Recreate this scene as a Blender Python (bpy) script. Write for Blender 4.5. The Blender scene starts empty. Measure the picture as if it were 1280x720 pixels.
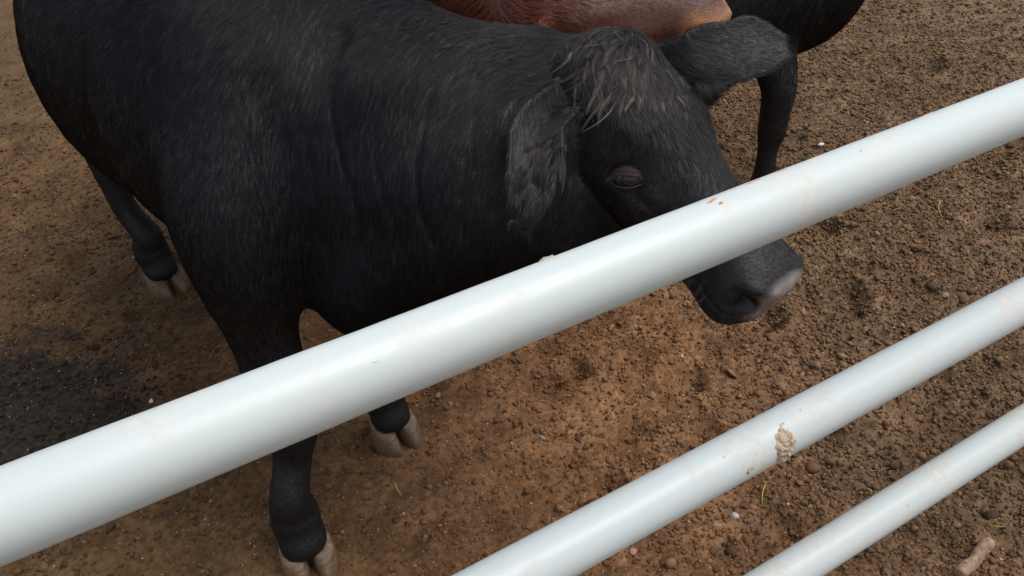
import bpy, math, random
import numpy as np
from mathutils import Vector, Matrix

rng = np.random.default_rng(7)
random.seed(7)
SC = bpy.context.scene
COL = SC.collection

# ------------------------------------------------------------------ camera
FPX = 1050.0                       # focal length in pixels of a 1280 px wide picture
CAMROT = np.array([[0.861215, 0.333903, -0.383168],
                   [-0.506554, 0.502549, -0.700605],
                   [-0.041374, 0.797467, 0.601942]])
CAMPOS = np.array([0.0, 0.0, 1.35])
cam_d = bpy.data.cameras.new("camera")
cam = bpy.data.objects.new("camera", cam_d)
COL.objects.link(cam)
m4 = Matrix([list(CAMROT[i]) + [CAMPOS[i]] for i in range(3)] + [[0, 0, 0, 1]])
cam.matrix_world = m4
cam_d.sensor_width = 36.0
cam_d.lens = FPX / 1280.0 * 36.0
cam_d.clip_start = 0.02
cam_d.clip_end = 500.0
SC.camera = cam

# ------------------------------------------------------------------ sky, sun, exposure
SUN_EL, SUN_AZ = math.radians(68), math.radians(120)
w = bpy.data.worlds.new("World"); SC.world = w; w.use_nodes = True
nt = w.node_tree; nt.nodes.clear()
sky = nt.nodes.new("ShaderNodeTexSky"); sky.sky_type = 'NISHITA'; sky.sun_disc = False
sky.sun_elevation = SUN_EL; sky.sun_rotation = SUN_AZ
sky.air_density = 1.0; sky.dust_density = 3.0; sky.ozone_density = 1.0
bg = nt.nodes.new("ShaderNodeBackground"); bg.inputs["Strength"].default_value = 0.15
wo = nt.nodes.new("ShaderNodeOutputWorld")
hs = nt.nodes.new("ShaderNodeHueSaturation"); hs.inputs["Saturation"].default_value = 0.52
nt.links.new(sky.outputs[0], hs.inputs["Color"]); nt.links.new(hs.outputs[0], bg.inputs["Color"])
nt.links.new(bg.outputs[0], wo.inputs["Surface"])
sd = bpy.data.lights.new("sun", 'SUN'); sd.energy = 1.6; sd.angle = math.radians(42); sd.color = (1, 0.965, 0.92)
sun = bpy.data.objects.new("sun", sd); COL.objects.link(sun)
# Nishita: rotation measured clockwise from +Y
sdir = Vector((math.sin(SUN_AZ) * math.cos(SUN_EL), math.cos(SUN_AZ) * math.cos(SUN_EL), math.sin(SUN_EL)))
sun.rotation_euler = sdir.to_track_quat('Z', 'Y').to_euler()
SC.view_settings.view_transform = 'Standard'; SC.view_settings.look = 'None'
SC.view_settings.gamma = 1.0; SC.view_settings.exposure = 0.32
SC.cycles.max_bounces = 6
try:
    SC.cycles_curves.shape = 'RIBBONS'
    SC.cycles_curves.subdivisions = 2
except Exception:
    pass

# ------------------------------------------------------------------ helpers
def V(*a): return np.array(a, float)
def nrm(a):
    a = np.asarray(a, float); return a / (np.linalg.norm(a, axis=-1, keepdims=True) + 1e-12)

def at(px, py, d):
    """world point seen at pixel px,py (1280x720) at depth d: used to measure the place"""
    return CAMROT @ V((px - 640) / FPX * d, (360 - py) / FPX * d, -d) + CAMPOS
def atz(px, py, z):
    r = CAMROT @ V((px - 640) / FPX, (360 - py) / FPX, -1)
    return r * (z - CAMPOS[2]) / r[2] + CAMPOS

def hash3(i, j, k, seed=0):
    h = (i.astype(np.int64) * 374761393 + j.astype(np.int64) * 668265263 + k.astype(np.int64) * 2147483647 + seed * 974711) & 0xffffffff
    h = ((h ^ (h >> 13)) * 1274126177) & 0xffffffff
    h = (h ^ (h >> 16)) & 0xffffffff
    return h.astype(float) / 4294967295.0
def vnoise(p, scale, seed=0):
    """value noise -1..1 on points p (N,3)"""
    q = p * scale + 100.0
    i = np.floor(q).astype(np.int64); f = q - i; f = f * f * (3 - 2 * f)
    out = 0
    for dx in (0, 1):
        for dy in (0, 1):
            for dz in (0, 1):
                wgt = (f[:, 0] if dx else 1 - f[:, 0]) * (f[:, 1] if dy else 1 - f[:, 1]) * (f[:, 2] if dz else 1 - f[:, 2])
                out = out + wgt * hash3(i[:, 0] + dx, i[:, 1] + dy, i[:, 2] + dz, seed)
    return out * 2 - 1
def fbm(p, scale, octv=4, seed=0, gain=0.5):
    s = 0; a = 1; t = 0
    for o in range(octv):
        s = s + a * vnoise(p, scale * 2 ** o, seed + o * 17); t += a; a *= gain
    return s / t

def mesh_from(name, verts, faces, smooth=True):
    me = bpy.data.meshes.new(name)
    if isinstance(faces, np.ndarray):
        nf, k = faces.shape
        me.vertices.add(len(verts)); me.vertices.foreach_set("co", np.asarray(verts, np.float32).ravel())
        me.loops.add(nf * k); me.loops.foreach_set("vertex_index", faces.astype(np.int32).ravel())
        me.polygons.add(nf)
        me.polygons.foreach_set("loop_start", np.arange(0, nf * k, k, dtype=np.int32))
        me.update(calc_edges=True)
    else:
        me.from_pydata([tuple(v) for v in verts], [], faces); me.update()
    if smooth:
        me.polygons.foreach_set("use_smooth", np.ones(len(me.polygons), bool))
    me.validate()
    return me
def link(name, data, mat=None, parent=None, **props):
    o = bpy.data.objects.new(name, data); COL.objects.link(o)
    if mat is not None: data.materials.append(mat)
    if parent is not None: o.parent = parent
    for k, v in props.items(): o[k] = v
    return o
def empty(name, loc=(0, 0, 0), **props):
    o = bpy.data.objects.new(name, None); COL.objects.link(o); o.location = loc
    o.empty_display_size = 0.1
    for k, v in props.items(): o[k] = v
    return o

def catmull(P, n):
    """resample the rows of P (control values) with a Catmull-Rom spline"""
    P = np.asarray(P, float); m = len(P)
    if m == 2: return P[0] + (P[1] - P[0]) * np.linspace(0, 1, n)[:, None]
    Q = np.vstack([2 * P[0] - P[1], P, 2 * P[-1] - P[-2]])
    t = np.linspace(0, m - 1 - 1e-9, n); i = t.astype(int); f = (t - i)[:, None]
    a, b, c, d = Q[i], Q[i + 1], Q[i + 2], Q[i + 3]
    return 0.5 * ((2 * b) + (c - a) * f + (2 * a - 5 * b + 4 * c - d) * f ** 2 + (3 * b - a - 3 * c + d) * f ** 3)

def rings_mesh(rings):
    """rings: list of (k,3) arrays -> closed tube with capped ends"""
    k = len(rings[0]); vs = list(np.vstack(rings)); fs = []
    for i in range(len(rings) - 1):
        for j in range(k):
            a, b = i * k + j, i * k + (j + 1) % k
            fs.append((a, b, b + k, a + k))
    vs.append(rings[0].mean(0)); c0 = len(vs) - 1
    vs.append(rings[-1].mean(0)); c1 = len(vs) - 1
    L = (len(rings) - 1) * k
    for j in range(k):
        fs.append(((j + 1) % k, j, c0)); fs.append((L + j, L + (j + 1) % k, c1))
    return vs, fs
def loft(ctrl, side, n=24, k=24, up=None):
    """ctrl rows: x y z halfwidth halfheight; side = preferred width axis"""
    C = catmull(ctrl, n); P = C[:, :3]; T = nrm(np.gradient(P, axis=0)); rings = []
    th = np.linspace(0, 2 * np.pi, k, endpoint=False)
    for i in range(n):
        s = V(*side) - np.dot(side, T[i]) * T[i]; s = nrm(s); u = np.cross(T[i], s)
        rings.append(P[i] + np.outer(np.cos(th) * C[i, 3], s) + np.outer(np.sin(th) * C[i, 4], u))
    # round ends
    def cap(r, c, t, q): return [c + (r - c) * a + t * q * b for a, b in ((0.75, 0.5), (0.4, 0.8))]
    q = (C[0, 3] + C[0, 4]) / 2 * 0.6
    pre = cap(rings[0], P[0], -T[0], q)[::-1]
    q = (C[-1, 3] + C[-1, 4]) / 2 * 0.6
    post = cap(rings[-1], P[-1], T[-1], q)
    return rings_mesh(pre + rings + post)

# ------------------------------------------------------------------ materials
def new_mat(name):
    m = bpy.data.materials.new(name); m.use_nodes = True
    return m, m.node_tree, m.node_tree.nodes["Principled BSDF"]
def N(nt, typ, **kw):
    n = nt.nodes.new(typ)
    for k, v in kw.items():
        if hasattr(n, k): setattr(n, k, v)
        else: n.inputs[k].default_value = v
    return n
def ramp(nt, stops, src=None):
    r = nt.nodes.new("ShaderNodeValToRGB"); e = r.color_ramp.elements
    while len(e) > 1: e.remove(e[0])
    e[0].position = stops[0][0]; e[0].color = (*stops[0][1], 1)
    for p, c in stops[1:]:
        x = e.new(p); x.color = (*c, 1)
    if src is not None: nt.links.new(src, r.inputs[0])
    return r
def mixc(nt, fac, a, b, mode='MIX'):
    m = nt.nodes.new("ShaderNodeMix"); m.data_type = 'RGBA'; m.blend_type = mode
    for s, v in ((m.inputs[0], fac), (m.inputs[6], a), (m.inputs[7], b)):
        if isinstance(v, bpy.types.NodeSocket): nt.links.new(v, s)
        elif isinstance(v, (int, float)): s.default_value = v
        else: s.default_value = (*v, 1)
    return m.outputs[2]
def noise(nt, vec, scale, detail=4, rough=0.55, dist=0.0):
    n = N(nt, "ShaderNodeTexNoise"); n.inputs["Scale"].default_value = scale
    n.inputs["Detail"].default_value = detail; n.inputs["Roughness"].default_value = rough
    n.inputs["Distortion"].default_value = dist
    nt.links.new(vec, n.inputs["Vector"]); return n.outputs["Fac"]

def fur_mat(name, rough=0.42, spec=0.5, trans=0.0):
    m, t, p = new_mat(name)
    a = N(t, "ShaderNodeAttribute"); a.attribute_name = "tint"
    t.links.new(a.outputs["Color"], p.inputs["Base Color"])
    p.inputs["Roughness"].default_value = rough
    p.inputs["Specular IOR Level"].default_value = spec
    return m
def skin_mat(name):
    m, t, p = new_mat(name)
    tc = N(t, "ShaderNodeTexCoord")
    a = N(t, "ShaderNodeAttribute"); a.attribute_name = "tint"
    nz = noise(t, tc.outputs["Object"], 60, 4)
    r = ramp(t, [(0.3, (0.75, 0.75, 0.75)), (0.7, (1.2, 1.2, 1.2))], nz)
    c = mixc(t, 1.0, a.outputs["Color"], r.outputs[0], 'MULTIPLY')
    t.links.new(c, p.inputs["Base Color"])
    b = N(t, "ShaderNodeAttribute"); b.attribute_name = "bare"
    mr = N(t, "ShaderNodeMapRange"); mr.inputs[3].default_value = 0.62; mr.inputs[4].default_value = 0.28
    t.links.new(b.outputs["Fac"], mr.inputs[0]); t.links.new(mr.outputs[0], p.inputs["Roughness"])
    vo = N(t, "ShaderNodeTexVoronoi"); vo.inputs["Scale"].default_value = 230
    t.links.new(tc.outputs["Object"], vo.inputs["Vector"])
    bu = N(t, "ShaderNodeBump"); bu.inputs["Strength"].default_value = 0.35; bu.inputs["Distance"].default_value = 0.0015
    t.links.new(vo.outputs["Distance"], bu.inputs["Height"]); t.links.new(bu.outputs[0], p.inputs["Normal"])
    return m
def horn_mat():
    m, t, p = new_mat("hoof_horn")
    tc = N(t, "ShaderNodeTexCoord")
    mp = N(t, "ShaderNodeMapping"); mp.inputs["Scale"].default_value = (1, 1, 5)
    t.links.new(tc.outputs["Object"], mp.inputs["Vector"])
    nz = noise(t, mp.outputs[0], 60, 5, 0.6)
    r = ramp(t, [(0.28, (0.05, 0.032, 0.020)), (0.45, (0.13, 0.088, 0.056)), (0.62, (0.21, 0.145, 0.095)), (0.8, (0.31, 0.225, 0.155))], nz)
    n2 = noise(t, tc.outputs["Object"], 30, 3)
    r2 = ramp(t, [(0.45, (0, 0, 0)), (0.6, (1, 1, 1))], n2)
    c = mixc(t, r2.outputs[0], r.outputs[0], (0.12, 0.072, 0.042))
    cc = mixc(t, 1.0, mixc(t, 0.6, r.outputs[0], c), (.98, .90, .76), 'MULTIPLY')
    t.links.new(cc, p.inputs["Base Color"]); p.inputs["Roughness"].default_value = 0.55
    bu = N(t, "ShaderNodeBump"); bu.inputs["Strength"].default_value = 0.5; bu.inputs["Distance"].default_value = 0.002
    t.links.new(nz, bu.inputs["Height"]); t.links.new(bu.outputs[0], p.inputs["Normal"])
    return m
def plain_mat(name, col, rough=0.5, spec=0.5, coat=0.0):
    m, t, p = new_mat(name)
    tc = N(t, "ShaderNodeTexCoord"); nz = noise(t, tc.outputs["Object"], 90, 3)
    r = ramp(t, [(0.3, tuple(c * 0.8 for c in col)), (0.7, tuple(min(1, c * 1.2) for c in col))], nz)
    t.links.new(r.outputs[0], p.inputs["Base Color"])
    p.inputs["Roughness"].default_value = rough; p.inputs["Specular IOR Level"].default_value = spec
    p.inputs["Coat Weight"].default_value = coat
    return m
M_FUR = fur_mat("calf_hair", 0.38, 0.27)
M_SKIN = skin_mat("calf_skin")
M_HORN = horn_mat()
M_EYE = plain_mat("wet_eye", (0.006, 0.006, 0.009), 0.12, 0.6, 0.3)
M_LID = plain_mat("eyelid_skin", (0.030, 0.020, 0.017), 0.65, .2)
M_RIM = plain_mat("eyelid_rim", (0.05, 0.046, 0.055), 0.4)

# ------------------------------------------------------------------ soil
def smoothstep(a, b, x):
    t = np.clip((x - a) / (b - a), 0, 1); return t * t * (3 - 2 * t)
PRINTS = [(1.02, 1.05, 0.10, 0.6, 0.022), (1.30, 1.10, 0.09, 0.2, 0.02), (0.95, 0.88, 0.08, 1.2, 0.018), (1.55, 1.05, 0.11, 0.8, 0.025),
          (0.66, 0.90, 0.09, 0.4, 0.02), (1.75, 1.35, 0.10, 1.8, 0.02), (2.2, 1.5, 0.11, 0.3, 0.025), (1.22, 0.80, 0.08, 2.0, 0.018),
          (0.82, 1.22, 0.08, 1.0, 0.018), (1.45, 0.72, 0.08, 0.5, 0.016), (0.50, 1.35, 0.08, 0.4, 0.016), (-0.1, 1.35, 0.09, 0.9, 0.015),
          (0.9, 0.62, 0.05, 0.9, 0.016), (2.6, 1.3, 0.11, 0.9, 0.022), (2.1, 1.05, 0.1, 2.2, 0.02), (0.55, 0.62, 0.07, 1.3, 0.014),
          (-0.45, 2.0, 0.11, 0.9, 0.02), (-0.2, 2.9, 0.12, 0.3, 0.02), (1.9, 2.0, 0.1, 0.4, 0.02), (2.9, 1.9, 0.12, 1.2, 0.02)]
_pr = np.random.default_rng(12)
for _ in range(46):
    PRINTS.append((_pr.uniform(-.6, 3.2), _pr.uniform(.5, 3.0), _pr.uniform(.06, .10), _pr.uniform(0, 3.1), _pr.uniform(.004, .011)))
def soil_height(x, y):
    p = np.stack([x, y, np.zeros_like(x)], 1)
    near = smoothstep(9.0, 3.5, np.hypot(x - 1.0, y - 1.5))
    h = 0.018 * fbm(p, 2.2, 3, 3) + 0.028 * fbm(p, 8.0, 3, 9)
    rough = 0.40 + 0.60 * smoothstep(0.2, 1.2, x - 0.2 * y)          # left part is trodden smoother
    h += near * rough *  (0.014 * np.abs(fbm(p, 20, 3, 21)) + 0.012 * np.maximum(0, vnoise(p, 48, 33)) ** 1.3 + 0.004 * vnoise(p, 95, 41))
    wx = 0.02 * vnoise(p, 14, 5); wy = 0.02 * vnoise(p, 14, 6)
    for (cx, cy, r, a, d) in PRINTS:
        dx, dy = x + wx - cx, y + wy - cy
        u = (dx * math.cos(a) + dy * math.sin(a)) / (r * 0.62); v = (-dx * math.sin(a) + dy * math.cos(a)) / (r * 0.5)
        q = np.sqrt(u * u + v * v)
        h += -1.25 * d * smoothstep(1.2, 0.4, q) + d * 0.6 * np.exp(-((q - 1.35) / 0.28) ** 2)
    for hx, hy in HOOF_SPOTS:                                        # flat where a hoof stands
        q = np.hypot(x - hx, y - hy); k = smoothstep(0.12, 0.055, q); h = h * (1 - k) + 0.001 * k
    return h
FEET = {  # hoof centres on the soil (x, y, heading of the toe in radians)
    'main': [(0.106, 1.030, -1.63), (0.375, 1.235, -1.42), (0.075, 2.085, -1.25), (0.42, 1.98, -1.4)],
    'back': [(1.638, 1.445, 0.05), (1.640, 1.790, 0.05), (0.775, 1.655, -0.3), (0.99, 1.80, 0.1)],
    'red': [(0.57, 2.05, -1.5), (0.79, 2.00, -1.45), (0.57, 2.88, -1.5), (0.80, 2.80, -1.5)],
}
HOOF_SPOTS = [(a, b) for v in FEET.values() for a, b, _ in v]

def graded(lo, hi, step, far0, far1):
    mid = list(np.arange(lo, hi, step)); s = step; a = lo; left = []
    while a > far0: s *= 1.35; a -= s; left.append(a)
    s = step; b = mid[-1]; right = []
    while b < far1: s *= 1.35; b += s; right.append(b)
    return np.array(left[::-1] + mid + right)
def soil_mat():
    m, t, p = new_mat("trodden_soil")
    g = N(t, "ShaderNodeNewGeometry"); P = g.outputs["Position"]
    n1 = noise(t, P, 9, 6, 0.62); n2 = noise(t, P, 75, 5, 0.65); n3 = noise(t, P, 2.1, 3, 0.5, 0.6)
    warm = ramp(t, [(0.25, (0.10, 0.046, 0.019)), (0.45, (0.175, 0.086, 0.037)), (0.62, (0.24, 0.122, 0.056)), (0.8, (0.31, 0.172, 0.084))], n1)
    grey = ramp(t, [(0.25, (0.068, 0.042, 0.023)), (0.45, (0.130, 0.080, 0.044)), (0.62, (0.190, 0.120, 0.067)), (0.8, (0.26, 0.175, 0.105))], n1)
    sep = N(t, "ShaderNodeSeparateXYZ"); t.links.new(P, sep.inputs[0])
    # the soil is redder round the animals, greyer and looser towards the fence on the right
    ad = N(t, "ShaderNodeMath", operation='MULTIPLY_ADD'); t.links.new(sep.outputs[1], ad.inputs[0]); ad.inputs[1].default_value = -0.55
    t.links.new(sep.outputs[0], ad.inputs[2])
    a2 = N(t, "ShaderNodeMath", operation='MULTIPLY_ADD'); t.links.new(n3, a2.inputs[0]); a2.inputs[1].default_value = 1.4
    t.links.new(ad.outputs[0], a2.inputs[2])
    mk = ramp(t, [(0.0, (0, 0, 0)), (1, (1, 1, 1))]); mrg = N(t, "ShaderNodeMapRange"); mrg.inputs[1].default_value = 0.95; mrg.inputs[2].default_value = 1.75
    t.links.new(a2.outputs[0], mrg.inputs[0]); t.links.new(mrg.outputs[0], mk.inputs[0])
    c = mixc(t, mk.outputs[0], warm.outputs[0], grey.outputs[0])
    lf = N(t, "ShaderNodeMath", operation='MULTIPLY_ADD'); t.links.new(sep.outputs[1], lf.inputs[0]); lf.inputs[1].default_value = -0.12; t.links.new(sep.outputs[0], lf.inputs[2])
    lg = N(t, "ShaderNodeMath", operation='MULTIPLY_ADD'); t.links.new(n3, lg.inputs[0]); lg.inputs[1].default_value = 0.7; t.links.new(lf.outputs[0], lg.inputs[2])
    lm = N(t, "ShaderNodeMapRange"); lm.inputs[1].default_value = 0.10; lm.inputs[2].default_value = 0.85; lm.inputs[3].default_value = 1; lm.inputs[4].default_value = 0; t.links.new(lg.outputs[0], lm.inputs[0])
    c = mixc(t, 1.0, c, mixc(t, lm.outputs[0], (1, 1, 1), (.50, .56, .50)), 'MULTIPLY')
    # damp dung-dark patch on the left
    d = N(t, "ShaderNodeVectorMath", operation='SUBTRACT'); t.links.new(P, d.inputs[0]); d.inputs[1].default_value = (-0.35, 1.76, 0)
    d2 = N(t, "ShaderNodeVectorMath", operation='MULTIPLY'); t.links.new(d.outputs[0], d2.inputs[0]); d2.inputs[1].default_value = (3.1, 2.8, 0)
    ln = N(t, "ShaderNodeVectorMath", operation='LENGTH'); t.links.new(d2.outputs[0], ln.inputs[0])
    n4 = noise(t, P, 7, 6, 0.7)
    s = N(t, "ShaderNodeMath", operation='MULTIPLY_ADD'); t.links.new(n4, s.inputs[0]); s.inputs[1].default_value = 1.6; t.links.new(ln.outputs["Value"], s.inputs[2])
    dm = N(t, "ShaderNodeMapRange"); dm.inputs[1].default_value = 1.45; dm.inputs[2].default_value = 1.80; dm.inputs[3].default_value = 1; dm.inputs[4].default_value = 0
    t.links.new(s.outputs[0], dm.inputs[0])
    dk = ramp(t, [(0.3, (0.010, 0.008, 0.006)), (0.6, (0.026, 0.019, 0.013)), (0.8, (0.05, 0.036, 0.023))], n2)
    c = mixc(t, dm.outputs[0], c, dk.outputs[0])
    f = ramp(t, [(0.28, (0.42, 0.42, 0.42)), (0.5, (0.95, 0.95, 0.95)), (0.72, (1.55, 1.5, 1.42))], n2)
    c = mixc(t, 1.0, c, f.outputs[0], 'MULTIPLY')
    vo = N(t, "ShaderNodeTexVoronoi"); vo.inputs["Scale"].default_value = 190; t.links.new(P, vo.inputs["Vector"])
    wn = N(t, "ShaderNodeSeparateColor"); t.links.new(vo.outputs["Color"], wn.inputs[0])
    gt = N(t, "ShaderNodeMath", operation='GREATER_THAN'); t.links.new(wn.outputs[0], gt.inputs[0]); gt.inputs[1].default_value = 0.985
    lt = N(t, "ShaderNodeMath", operation='LESS_THAN'); t.links.new(vo.outputs["Distance"], lt.inputs[0]); lt.inputs[1].default_value = 0.33
    mu = N(t, "ShaderNodeMath", operation='MULTIPLY'); t.links.new(gt.outputs[0], mu.inputs[0]); t.links.new(lt.outputs[0], mu.inputs[1])
    c = mixc(t, mu.outputs[0], c, (0.38, 0.30, 0.21))
    t.links.new(c, p.inputs["Base Color"])
    p.inputs["Roughness"].default_value = 0.85; p.inputs["Specular IOR Level"].default_value = 0.25
    b1 = N(t, "ShaderNodeBump"); b1.inputs["Strength"].default_value = 0.9; b1.inputs["Distance"].default_value = 0.004
    b2 = N(t, "ShaderNodeBump"); b2.inputs["Strength"].default_value = 0.8; b2.inputs["Distance"].default_value = 0.0025
    n5 = noise(t, P, 190, 5, 0.7)
    t.links.new(n2, b1.inputs["Height"]); t.links.new(n5, b2.inputs["Height"]); t.links.new(b1.outputs[0], b2.inputs["Normal"]); t.links.new(b2.outputs[0], p.inputs["Normal"])
    return m
M_SOIL = soil_mat()
def build_soil():
    xs = graded(-0.9, 3.3, 0.0078, -90, 95); ys = graded(0.15, 3.2, 0.0078, -90, 95)
    X, Y = np.meshgrid(xs, ys); x, y = X.ravel(), Y.ravel()
    z = soil_height(x, y)
    nx, ny = len(xs), len(ys)
    i = np.arange((ny - 1) * (nx - 1)); r, c = i // (nx - 1), i % (nx - 1)
    a = r * nx + c
    F = np.stack([a, a + 1, a + nx + 1, a + nx], 1)
    me = mesh_from("ground", np.stack([x, y, z], 1), F)
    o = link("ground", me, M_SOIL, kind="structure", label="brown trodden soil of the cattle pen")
    return o
build_soil()

# ------------------------------------------------------------------ calf builder
def frame_pt(H, f, l, u):
    s = H['s']; return H['O'] + s * (f * H['F'] + l * H['L'] + u * H['U'])
HEAD_RINGS = [  # f, halfwidth, top, bottom, squareness, jaw-narrowing
    (-.045, .050, -.040, -.120, 1.0), (-.015, .084, -.010, -.165, .9), (.03, .102, .002, -.195, .85), (.08, .112, .002, -.212, .85),
    (.13, .108, -.004, -.215, .85), (.18, .092, -.010, -.200, .85), (.24, .074, -.020, -.195, .85), (.29, .062, -.028, -.186, .85),
    (.335, .062, -.033, -.180, .8), (.375, .073, -.037, -.174, .72), (.405, .069, -.044, -.160, .75), (.425, .040, -.062, -.128, .9)]
def head_loft(H, k=32, n=40):
    C = catmull(np.array(HEAD_RINGS), n); th = np.linspace(0, 2 * np.pi, k, endpoint=False); rings = []
    for f, w_, t_, b_, e in C:
        mid, hh = (t_ + b_) / 2, (t_ - b_) / 2
        cc, ss = np.cos(th), np.sin(th)
        l = w_ * np.sign(cc) * np.abs(cc) ** e; u = mid + hh * np.sign(ss) * np.abs(ss) ** e
        l = l * np.where(ss < 0, 1 - 0.38 * np.abs(ss) ** 1.5, 1 - 0.10 * np.abs(ss))          # narrower towards the jaw
        rings.append(np.array([frame_pt(H, f, a, b) for a, b in zip(l, u)]))
    return rings_mesh(rings)
def ear_mesh(ctrl, widths, normal, cup, th0=0.011, n=22, m=9):
    """leaf with thickness: ctrl points base to tip, half widths, opening normal"""
    P = catmull(ctrl, n); W = catmull(np.array(widths)[:, None], n)[:, 0]; T = nrm(np.gradient(P, axis=0))
    NN = catmull(np.array(normal), n) if np.ndim(normal) == 2 else np.tile(normal, (n, 1))
    top, bot = [], []
    for i in range(n):
        nn = nrm(NN[i] - np.dot(NN[i], T[i]) * T[i]); s = np.cross(T[i], nn)
        for j in range(m):
            t = -1 + 2 * j / (m - 1)
            ang = t * cup; R_ = W[i] / max(math.sin(min(cup, 1.5)), 0.2)
            q = P[i] + s * (R_ * math.sin(ang)) + nn * (R_ * (1 - math.cos(ang)))
            no = nn * math.cos(ang) - s * math.sin(ang)
            th = th0 * (1 - 0.35 * t * t) * (1.0 if i < n - 3 else 0.85)
            top.append(q + no * th / 2); bot.append(q - no * th / 2)
    vs = top + bot; o = n * m; fs = []
    for i in range(n - 1):
        for j in range(m - 1):
            a = i * m + j
            fs.append((a, a + 1, a + m + 1, a + m)); fs.append((o + a, o + a + m, o + a + m + 1, o + a + 1))
        a = i * m; fs.append((a, a + m, o + a + m, o + a))
        a = i * m + m - 1; fs.append((a, o + a, o + a + m, a + m))
    for j in range(m - 1):
        fs.append((j, o + j, o + j + 1, j + 1)); a = (n - 1) * m + j; fs.append((a, a + 1, o + a + 1, o + a))
    return vs, fs

def fuse(parts, voxel, smooth_it=8, smooth_f=0.5):
    vs, fs = [], []
    for v, f in parts:
        o = len(vs); vs += [tuple(x) for x in v]; fs += [tuple(i + o for i in q) for q in f]
    me = bpy.data.meshes.new("tmp"); me.from_pydata(vs, [], fs); me.update()
    import bmesh
    bm = bmesh.new(); bm.from_mesh(me)
    # consistent outward normals island by island
    bmesh.ops.recalc_face_normals(bm, faces=bm.faces); bm.to_mesh(me); bm.free()
    ob = bpy.data.objects.new("tmp", me); COL.objects.link(ob)
    r = ob.modifiers.new("r", 'REMESH'); r.mode = 'VOXEL'; r.voxel_size = voxel; r.adaptivity = 0
    s = ob.modifiers.new("s", 'SMOOTH'); s.factor = smooth_f; s.iterations = smooth_it
    dg = bpy.context.evaluated_depsgraph_get(); ev = ob.evaluated_get(dg)
    out = bpy.data.meshes.new_from_object(ev, preserve_all_data_layers=False, depsgraph=dg)
    bpy.data.objects.remove(ob); bpy.data.meshes.remove(me)
    out.name = "body"
    n = len(out.vertices); co = np.empty(n * 3, np.float32); out.vertices.foreach_get("co", co)
    return out, co.reshape(-1, 3).astype(float)
def vnormals(me):
    n = len(me.vertices); a = np.empty(n * 3, np.float32); me.vertex_normals.foreach_get("vector", a)
    return a.reshape(-1, 3).astype(float)

def relax(me, co, k, it):
    """masked Laplacian smoothing, melts the joints between the lofted masses"""
    n = len(co); e = np.empty(len(me.edges) * 2, np.int32); me.edges.foreach_get("vertices", e); e = e.reshape(-1, 2)
    m = (k[e[:, 0]] > 0) | (k[e[:, 1]] > 0); e = e[m]
    a = np.concatenate([e[:, 0], e[:, 1]]); b = np.concatenate([e[:, 1], e[:, 0]])
    deg = np.maximum(np.bincount(a, minlength=n), 1)
    for _ in range(it):
        av = np.stack([np.bincount(a, weights=co[b, c], minlength=n) / deg for c in range(3)], 1)
        co = co + (av - co) * k[:, None]
    return co
def nrm_of(me, co):
    me.vertices.foreach_set("co", co.astype(np.float32).ravel()); me.update(); return vnormals(me)
def head_local(H, co):
    d = (co - H['O']) / H['s']; return np.stack([d @ H['F'], d @ H['L'], d @ H['U']], 1)
def gb(q, c, r):
    """anisotropic gaussian brush"""
    d = (q - V(*c)) / V(*r); return np.exp(-(d * d).sum(1))
EYE_F, EYE_L, EYE_U = 0.178, 0.095, -0.070
def sculpt_head(H, co, no):
    q = head_local(H, co); near = (q[:, 0] > -0.12) & (q[:, 0] < 0.5) & (np.abs(q[:, 1]) < 0.16) & (q[:, 2] > -0.3) & (q[:, 2] < 0.1)
    d = np.zeros(len(co)); s = H['s']
    for sg in (-1, 1):
        E = (EYE_F, sg * EYE_L, EYE_U)
        d += (0.013 if sg < 0 else 0.020) * gb(q, (EYE_F - .03, sg * .080, -.018), (.038, .024, .018))        # brow
        d -= 0.013 * gb(q, E, (.022, .03, .013))                                          # socket
        d += 0.004 * gb(q, (EYE_F + .002, sg * .092, EYE_U - .024), (.03, .03, .008))      # lower lid fold
        d -= 0.002 * gb(q, (EYE_F + .034, sg * .082, EYE_U - .012), (.012, .03, .006)); d += 0.003 * gb(q, (EYE_F + .045, sg * .082, EYE_U - .022), (.016, .03, .008))      # tear corner
        d -= 0.010 * gb(q, (.06, sg * .092, -.055), (.03, .03, .022))                      # temple hollow
        d += 0.008 * gb(q, (.10, sg * .09, -.125), (.05, .05, .04))                        # cheek muscle
        d += 0.004 * gb(q, (.20, sg * .07, -.07), (.06, .05, .012))                        # facial crest
        d -= 0.005 * gb(q, (.29, sg * .055, -.095), (.05, .05, .015))
        d -= 0.042 * gb(q, (.406, sg * .052, -.086), (.018, .021, .016))                   # nostril
        d -= 0.014 * gb(q, (.396, sg * .056, -.074), (.012, .014, .007))
        d += 0.009 * gb(q, (.402, sg * .040, -.058), (.018, .024, .008))                   # nostril rim
        d += 0.005 * gb(q, (.415, sg * .035, -.098), (.014, .022, .007))
        mouth = np.exp(-((q[:, 2] + .112 + (0.385 - q[:, 0]) * 0.12) / .0035) ** 2) * smoothstep(.26, .30, q[:, 0]) * (np.sign(q[:, 1]) == sg)
        d -= 0.0045 * mouth
    d += 0.012 * gb(q, (.0, 0, .0), (.035, .045, .03))                                     # poll
    d -= 0.004 * gb(q, (.17, 0, -.01), (.06, .018, .02))
    for k in range(4):                                                                     # wrinkles above the eye
        w_ = np.exp(-((q[:, 0] - (.095 + .0) - .35 * (np.abs(q[:, 1]) - .08) - k * .011 + .02) / .0028) ** 2) * gb(q * V(1, 0, 0) + V(0, 1, 0) * np.abs(q[:, 1:2]) + q * V(0, 0, 1), (.12, .075, -.012), (.05, .02, .02))
        d -= 0.0018 * w_
    d = d * near * s
    return co + no * d[:, None]

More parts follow.
